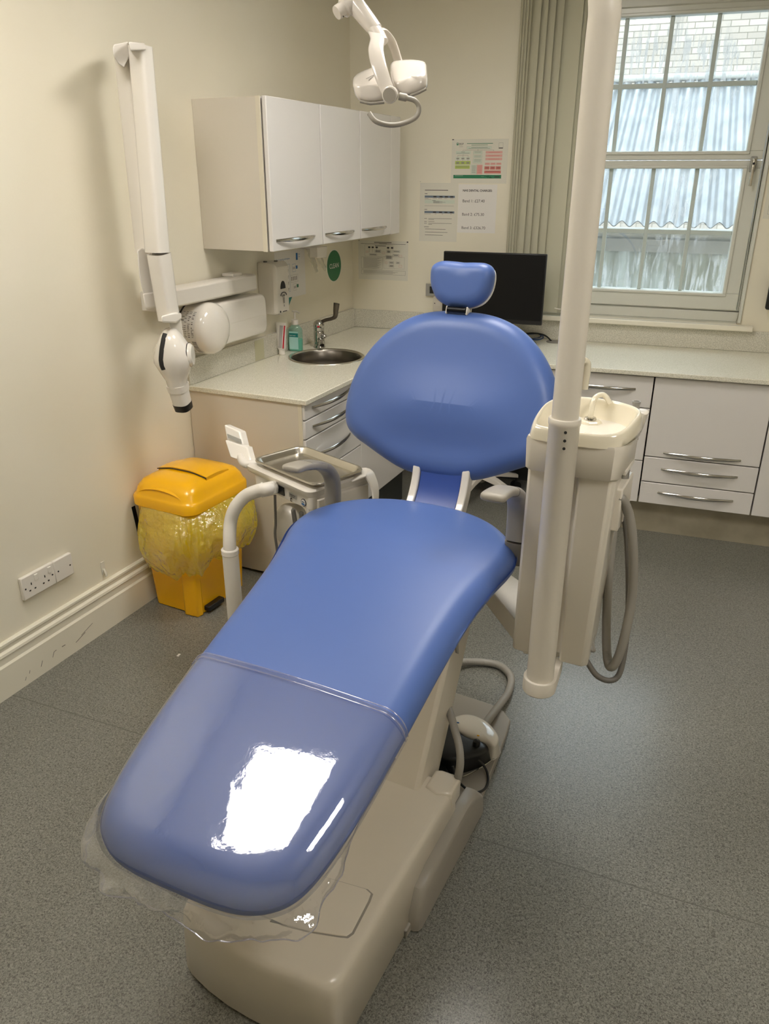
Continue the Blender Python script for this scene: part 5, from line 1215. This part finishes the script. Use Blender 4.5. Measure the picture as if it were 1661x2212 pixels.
obj('headrest_mount', merge(cyl(BK(-.038, .489, -.022), BK(.018, .489, -.022), .007), box(-.032, .40, -.075, .014, .52, -.065, BK)), M['chrome'], parent=t, weld=False)
for q0, q1 in ((-.044, -.039), (.018, .023)): obj('mount_lug', box(q0, .480, -.036, q1, .503, -.008, BK), M['whiteg'], parent=t, bevel=.003)
obj('mount_bar', cyl(BK(-.038, .492, -.010), BK(.018, .492, -.010), .0085), M['blackg'], parent=t)
# ---- blue strap and white side rails joining seat and back
c0 = .014
sp_path = [(1.00, .775), (1.045, .79), (1.085, .84), (1.105, .90), (1.125, .97)]
def strap(t0, t1, th, off=0.):
    rings = []
    pp = catmull([V((a, b, 0)) for a, b in sp_path], 5)
    for i, p in enumerate(pp):
        tg = (pp[min(i+1, len(pp)-1)] - pp[max(i-1, 0)]).normalized(); nn_ = V((-tg.y, tg.x, 0))
        q0, q1 = p + nn_*off, p + nn_*(off - th)
        rings.append([U(q0.x, c0 + t0, q0.y), U(q0.x, c0 + t1, q0.y), U(q1.x, c0 + t1, q1.y), U(q1.x, c0 + t0, q1.y)])
    return loft(rings)
obj('lumbar_strap', strap(-.064, .064, .02), M['bluedk'], parent=t, bevel=.002)
for q in (-1, 1):
    obj('back_rail', strap(q*.065 if q > 0 else -.088, .088 if q > 0 else -.065, .045, .008), M['whiteg'], parent=t, bevel=.004, seg=3)

# ---- armrests: flat post rising beside the seat and bending into a pad
def armrest(tm, pts, wid, pad_to):
    path = catmull([U(s_, tm, z) for s_, z in pts], 7); n = len(path)
    post = obj('armrest_post', sweep(path, lambda i, f: sup(wid/2*(1 + .12*max(0, (f - .6)/.4)), .017 - .004*f, 3.2, 24), up0=-UD), M['armpost'], parent=t, smooth=50)
    return path
def arm_pts(tm, pix): return [(lambda q: (q.x, q.z))(at_ut(x, y, tm)) for x, y in pix]
LP_ = arm_pts(-.300, [(719, 1100), (719, 1060), (716, 1032), (703, 1012), (682, 1004), (658, 1005)])
LQ_ = arm_pts(-.300, [(690, 1005), (665, 1004), (643, 1008), (626, 1014)])
RP_ = arm_pts(.305, [(1114, 1165), (1117, 1125), (1118, 1090), (1112, 1068), (1098, 1060)])
RQ_ = arm_pts(.305, [(1106, 1061), (1090, 1060), (1073, 1068), (1062, 1078)])
for tm, P_, Q_, w0 in ((-.300, LP_, LQ_, .050), (.305, RP_, RQ_, .052)):
    if tm < 0: P_ = [(P_[0][0], P_[0][1] - .10)] + P_
    armrest(tm, P_, w0, None)
    path = catmull([U(s_, tm, z) for s_, z in Q_], 7)
    obj('armrest_pad', sweep(path, lambda i, f: sup((.027 + .004*f)*(1 if f < .85 else 1 - .9*((f - .85)/.15)**2*.35), (.0125 - .002*f)*(1 if f < .85 else 1 - .5*((f - .85)/.15)**2), 3.2, 28), up0=V((0, 0, 1))), M['armgrey'], parent=t, smooth=60)
lowp = [at_ut(1114, 1168, .305), at_ut(1112, 1214, .305)]
obj('armrest_socket', sweep([U(lowp[0].x, .305, lowp[0].z), U(lowp[1].x, .305, lowp[1].z)], lambda i, f: sup(.028, .018, 3, 24), up0=-UD), M['greyd'], parent=t, smooth=50)
obj('armrest_bracket', merge(box(lowp[1].x - .02, .15, .735, lowp[1].x + .03, .30, .765, U), box(.93, -.30, .70, .98, -.15, .735, U)), M['greyd'], parent=t, bevel=.004, weld=False)

# ---- lift column and seat carriage
def side(poly, t0, t1, fm=B): return loft([[fm(a, tt, z) for a, z in poly] for tt in (t0, t1)])
obj('lift_column', side([(.545, .165), (.66, .10), (.705, .140), (.86, .42), (.964, .609), (1.0, .67), (.84, .67), (.793, .58), (.572, .218)], -.13, .122), M['basec'], parent=t, bevel=.012, seg=3, smooth=30)
cg = obj('seat_carriage', side([(.70, .735), (.76, .62), (.83, .56), (.97, .60), (1.05, .735)], -.16, .135), M['cream'], parent=t, bevel=.012, seg=3, smooth=30)
# maker's lettering on the carriage side
xa = (B(.93, 0, .66) - B(.80, 0, .62)); 
tx_ = at_pl(1000, 1311, B(0, .1365, 0), BE); ty_ = at_pl(1027, 1274, B(0, .1365, 0), BE); dx = (ty_ - tx_).normalized(); dyv = (BE.cross(dx)).normalized(); 
if dyv.z < 0: dyv = -dyv
obj('lettering', text('Voyager', .03, tx_, dx, dyv, .0008 if dx.cross(dyv).dot(BE) > 0 else -.0008, .0006), mat('navy_print', (40, 44, 96), .4), parent=cg, smooth=0, weld=False)
lcp = [at_pl(x, y, B(0, .1225, 0), BE) for x, y in ((974, 1352), (982, 1350), (987, 1380), (988, 1412), (984, 1410), (980, 1378))]
obj('link_cover', loft([[p + BE*h for p in lcp] for h in (-.004, .004)]), M['greyp'], parent=t, smooth=0)

# ---- floor base
ZT = .200
base_o = [(-.028, 0), (-.026, -.06), (-.018, -.12), (-.004, -.175), (.008, -.198), (.03, -.206), (.30, -.206), (.62, -.206), (.64, -.19), (.64, .19), (.62, .206), (.30, .206), (.03, .206), (.004, .203), (-.012, .188), (-.018, .12), (-.026, .06)]
def bz(s): return ZT + .0*s
rings = []
for z, g in ((.006, .0), (.010, .004), (.165, .0), (.185, -.002), (.195, -.007), (.199, -.014), (ZT, -.022)):
    rings.append([B(a + (g*(-1 if a < .1 else 1) if abs(a) < .05 or a > .6 else 0), b + math.copysign(min(abs(g), 9), b)*(1 if g > 0 else -1) if abs(b) > .17 else b, z) for a, b in base_o])
cvr = obj('base_cover', loft(rings), M['basec'], parent=t, smooth=50)
obj('base_hump', loft([[B(s_, tt, z) for s_, tt in ((.585 + g, .132 + g), (.655 - g, .132 + g), (.662 - g, .15), (.662 - g, .195), (.65 - g, .2065 - g), (.59 + g, .2065 - g), (.572 + g, .17))] for z, g in ((.15, 0), (.199, .0), (.204, .003), (.205, .008))]), M['basec'], parent=t, smooth=50)
rec = [(.215, .03), (.232, .15), (.226, .166), (.205, .170), (.118, .176), (.104, .170), (.098, .155), (.078, .09), (.066, .03), (.065, -.06), (.09, -.12), (.215, -.12)]
obj('panel_groove', loft([[B(a, b, z) for a, b in rec] for z in (ZT - .004, ZT + .0006)]), M['greyp'], parent=t, smooth=0)
obj('access_panel', loft([[B(.155 + (a - .155)*k, .03 + (b - .03)*k, z) for a, b in rec] for z, k in ((ZT - .003, .965), (ZT + .002, .965), (ZT + .0032, .95))]), M['basec'], parent=t, smooth=30)
obj('panel_notch', loft([[B(a, b, z) for a, b in ((.062, .0), (.070, .038), (.078, .036), (.076, .0))] for z in (ZT, ZT + .0012)]), M['black'], parent=t, smooth=0)
obj('base_plate', loft([[B(a, b, z) for a, b in ((.30, -.2), (.30, .216), (.78, .222), (1.09, .196), (1.17, .184), (1.205, .150), (1.222, .10), (1.235, -.19))] for z in (.001, .024, .028)]), M['greyp'], parent=t, bevel=.006, smooth=40)
obj('side_cover', loft([[B(s_, tt, z) for s_, z in ((.325 + g, .004), (.325 + g, .05), (.36 + g, .108 - g), (.42, .122 - g), (.64, .128 - g), (.72 - g, .12 - g), (.775 - g, .06), (.785 - g, .004))] for tt, g in ((.200, 0), (.224, 0), (.234, .006), (.238, .018))]), M['greyp'], parent=t, smooth=40, label='brownish grey side cover')

# ---- foot control standing on the base plate
ft = root('foot_control', 'white and black foot control on the grey plate behind the chair base', 'foot pedal', B(.92, .15, .028))
def pz_(pts, z): return [at_z(x, y, z) for x, y in pts]
shell = [(968, 1556), (985, 1545), (1005, 1540), (1030, 1546), (1058, 1562), (1078, 1585), (1080, 1605), (1074, 1625), (1056, 1638), (1055, 1615), (1048, 1603), (1030, 1600), (1010, 1592), (990, 1578)]
def pxloft(tp, zt, bt, zb):
    T_ = catmull([at_z(x, y, zt) for x, y in tp], 4, True); B_ = catmull([at_z(x, y, zb) for x, y in bt], 4, True)
    cc = sum(T_, V((0, 0, 0)))/len(T_); rings = [B_]
    for f in (.25, .5, .72, .86): rings.append([b_.lerp(t_, f**.8) for b_, t_ in zip(B_, T_)])
    for k, dz in ((1.0, -.002), (.955, .003), (.87, .007), (.72, .010), (.45, .0115), (.02, .012)): rings.append([V((cc.x + (p.x - cc.x)*k, cc.y + (p.y - cc.y)*k, zt + dz)) for p in T_])
    return loft(rings)
obj('control_shell', pxloft([(964, 1558), (985, 1547), (1005, 1543), (1030, 1548), (1056, 1563), (1075, 1586), (1076, 1600), (1067, 1612), (1050, 1604), (1030, 1598), (1008, 1588), (986, 1575)], .098,
    [(966, 1602), (985, 1594), (1005, 1590), (1030, 1593), (1058, 1602), (1079, 1616), (1080, 1629), (1065, 1643), (1048, 1636), (1028, 1630), (1008, 1622), (988, 1612)], .031), M['whiteg'], parent=ft, smooth=60)
obj('black_pedal', pxloft([(948, 1566), (964, 1560), (984, 1579), (1006, 1593), (1030, 1602), (1048, 1607), (1055, 1616), (1050, 1626), (1030, 1634), (1000, 1640), (970, 1642), (944, 1630), (940, 1600)], .090,
    [(948, 1602), (966, 1594), (990, 1607), (1012, 1618), (1032, 1628), (1050, 1636), (1060, 1641), (1054, 1648), (1030, 1660), (1000, 1669), (970, 1671), (944, 1660), (940, 1630)], .031), M['black'], parent=ft, smooth=60)
kn1 = at_z(1029, 1606, .105); kn2 = at_z(980, 1562, .115)
obj('pedal_knob', lathe([(.011, .085), (.012, .108), (.010, .115), (.005, .119), (.0, .120)], (kn1.x, kn1.y, 0), n=28), M['black'], parent=ft)
dt1, dt2 = at_z(1033, 1589, .111), at_z(989, 1561, .110)
obj('yellow_mark', ellipsoid(dt1, .0045, .003, .0015), M['yellow'], parent=ft)
obj('blue_mark', ellipsoid(dt2, .0045, .003, .0015), M['inkb'], parent=ft)
obj('pedal_disc', loft([[B(.76 + a, .03 + b, z) for a, b in circ(r, 32)] for z, r in ((.03, .10), (.05, .10), (.062, .092), (.066, .05))]), M['black'], parent=ft, smooth=50)
obj('wire_handle', tube([at_z(972, 1682, .034), at_z(1000, 1677, .036), at_z(1030, 1663, .038), at_z(1058, 1645, .040), at_z(1074, 1632, .036)], .0022, 8), M['chrome'], parent=ft)
obj('control_cable', tube([at_z(992, 1690, .05), at_z(1005, 1702, .045), at_z(1025, 1712, .04), at_z(1045, 1706, .034), at_z(1054, 1690, .034), at_z(1052, 1668, .04), at_z(1040, 1648, .06), at_z(1020, 1634, .08), at_z(1000, 1632, .09)], .0038, 10), M['black'], label='black loop of foot control cable in front of the white pedal', cat='cable')
# grey conduits
obj('floor_hose', tube([at_z(940, 1440, .10), at_z(990, 1431, .03), at_z(1040, 1430, .017), at_z(1080, 1438, .017), at_z(1103, 1462, .017), at_z(1098, 1495, .02), at_z(1075, 1528, .04), at_z(1058, 1551, .06), at_z(1040, 1575, .06)], .0125, 14, 8, rib=(.005, .0012)), M['hose'], label='grey ribbed hose looping over the floor behind the foot control', cat='hose', smooth=60)
Dq = 2.12
obj('column_hose', tube([at_d(945, 1470, Dq + .34), at_d(960, 1508, Dq + .16), at_d(971, 1537, Dq + .05), at_d(982, 1575, Dq - .0), at_d(992, 1615, Dq - .03), at_d(994, 1650, Dq - .04), at_d(988, 1685, Dq - .02), at_d(984, 1700, Dq - .0)], .010, 14, 8, rib=(.0045, .001)), M['hose'], label='grey ribbed hose hanging in front of the black foot pedal', cat='hose', smooth=60)
obj('thin_cables', merge(tube([at_z(950, 1655, .06), at_z(965, 1672, .05), at_z(985, 1692, .05)], .003, 8), tube([at_d(978, 1655, 2.2), at_d(982, 1675, 2.2), at_d(976, 1700, 2.2)], .0035, 8)), M['black'], label='thin black cables beside the grey hose at the base hump', cat='cable', weld=False)

# ================================================================== CLEAR FILM OVER THE LEG REST
def film():
    OFF = .0045
    O_ = [(p.x, p.y) for p in catmull([V((a, b, 0)) for a, b in seat_o], 10, True)]
    lv = [0, .18, .34, .48, .6, .70, .77, .83, .88, .92, .95, .97, .985, .995, 1]
    rings = []
    def wr(a, b, k): return noise.noise(V((a*9, b*9, k)))
    for f in lv:
        out = []
        for a, b in O_:
            sa, sb = sp_seat(a, b); x, y = sa + (a - sa)*f, sb + (b - sb)*f
            dist = (1 - f)*math.hypot(a - sa, b - sb)
            nx, ny = (a - sa), (b - sb); L = max(1e-6, math.hypot(nx, ny)); nx /= L; ny /= L
            off = OFF*(1 - min(1, dist/.05))
            out.append(U(x + nx*off, y + ny*off, seat_top(x, y, dist) + OFF*min(1, dist/.05) + .0005*wr(x*3, y*3, 3)))
        rings.append(out)
    for k in range(1, 15):
        f = k/14; out = []
        for j, (a, b) in enumerate(O_):
            sa, sb = sp_seat(a, b); nx, ny = (a - sa), (b - sb); L = max(1e-6, math.hypot(nx, ny)); nx /= L; ny /= L
            toe = max(0, min(1, (.06 - a)/.18))                     # hangs free only around the toe
            drop = (.026 + .012*toe + .016*toe*noise.noise(V((a*9, b*9, 5))))*f
            wav = toe*(.026*noise.noise(V((a*18, b*18, f*1.6 + 9))) + .010*noise.noise(V((a*46, b*46, f*3))) ) * f**.7
            out_ = OFF + toe*.028*math.sin(f*PI*.62) + wav - (1 - toe)*.012*f
            out.append(U(a + nx*out_, b + ny*out_, zc(a) - RT - drop + .0))
        rings.append(out)
    global RIM; RIM = rings[-1]
    g = loft(rings, False)
    bm = bmesh.new(); vs = [bm.verts.new(v) for v in g[0]]
    for q in g[1]:
        try: bm.faces.new([vs[i] for i in q])
        except ValueError: pass
    bmesh.ops.remove_doubles(bm, verts=bm.verts, dist=1e-5)
    cut = U(.255, 0, 0); nrm = (UD + UE*.03).normalized()
    bmesh.ops.bisect_plane(bm, geom=bm.verts[:] + bm.edges[:] + bm.faces[:], plane_co=cut, plane_no=nrm, clear_outer=True)
    bm.verts.index_update()
    out = [v.co.copy() for v in bm.verts], [tuple(v.index for v in f.verts) for f in bm.faces]
    bm.free(); return out
g_film = film()
def _hang(q):
    c = sum((V(g_film[0][i]) for i in q), V((0, 0, 0)))/len(q); s_ = (c - UO).dot(UD); return s_ < .12 and c.z < zc(s_) - RT - .004
ff = obj('plastic_cover', [((g_film[0], [q for q in g_film[1] if not _hang(q)]), M['film']), ((g_film[0], [q for q in g_film[1] if _hang(q)]), M['skirtfilm'])], smooth=80, label='clear glossy plastic cover over the foot end of the blue chair', cat='cover')
hem = []
rim_pts = [p for p in RIM if (p - UO).dot(UD) < .10]
k0 = max(range(len(RIM)), key=lambda i: (RIM[i] - UO).dot(UD)); seq = [RIM[(k0 + i) % len(RIM)] for i in range(len(RIM))]; seq = [p for p in seq if (p - UO).dot(UD) < .22]
hem.append(tube(seq, .0013, 6, 0))
for q, (so, hh) in enumerate(((.256, .0052), (.244, .0052))):
    pts = []
    for k in range(41):
        w = -1 + 2*k/40; hw2 = .267
        y = hw2*math.sin(w*PI/2*.999)
        d = hw2 - abs(y); pts.append(U(so - .03*y, y*1.012, seat_top(so, y, d*1.0) + hh))
    lo_ = []
    hem.append(tube(pts, .0016, 6, 0))
obj('cover_hem', merge(*hem), clear('hem_plastic', (236, 236, 244), 1.7, .12, .22, diff=(214, 214, 232)), parent=ff, smooth=60, weld=False)
# ================================================================== CAMERA, LIGHT, OUTPUT
cam = bpy.data.cameras.new('camera'); co = bpy.data.objects.new('camera', cam); COL.objects.link(co)
co.location = CAM; co.rotation_euler = CE
cam.sensor_fit = 'VERTICAL'; cam.sensor_height = 36.0; cam.lens = F*36.0/H0; cam.clip_start = .02; cam.clip_end = 100
sc.camera = co
wd = bpy.data.worlds.new('overcast_sky'); sc.world = wd; wd.use_nodes = True
bg = wd.node_tree.nodes['Background']; bg.inputs[0].default_value = (.93, .97, 1.0, 1); bg.inputs[1].default_value = 6.5
# sky portal: guides overcast-sky sampling to the window opening
pl = bpy.data.lights.new('window_daylight', 'AREA'); pl.shape = 'RECTANGLE'; pl.size = WX1 - WX0; pl.size_y = WZ1 - WZ0; pl.cycles.is_portal = True
po = bpy.data.objects.new('window_daylight', pl); COL.objects.link(po); po.location = ((WX0 + WX1)/2, .31, (WZ0 + WZ1)/2); po.rotation_euler = (-PI/2, 0, 0)
sc.view_settings.view_transform = 'Standard'; sc.view_settings.look = 'None'; sc.view_settings.gamma = 1.0; sc.view_settings.use_curve_mapping = False
sc.view_settings.exposure = 0.0
sc.cycles.use_denoising = True
sc.cycles.use_adaptive_sampling = True; sc.cycles.adaptive_threshold = .015
sc.cycles.max_bounces = 9; sc.cycles.transparent_max_bounces = 16; sc.cycles.diffuse_bounces = 4; sc.cycles.glossy_bounces = 4
sc.cycles.sample_clamp_indirect = 6.0
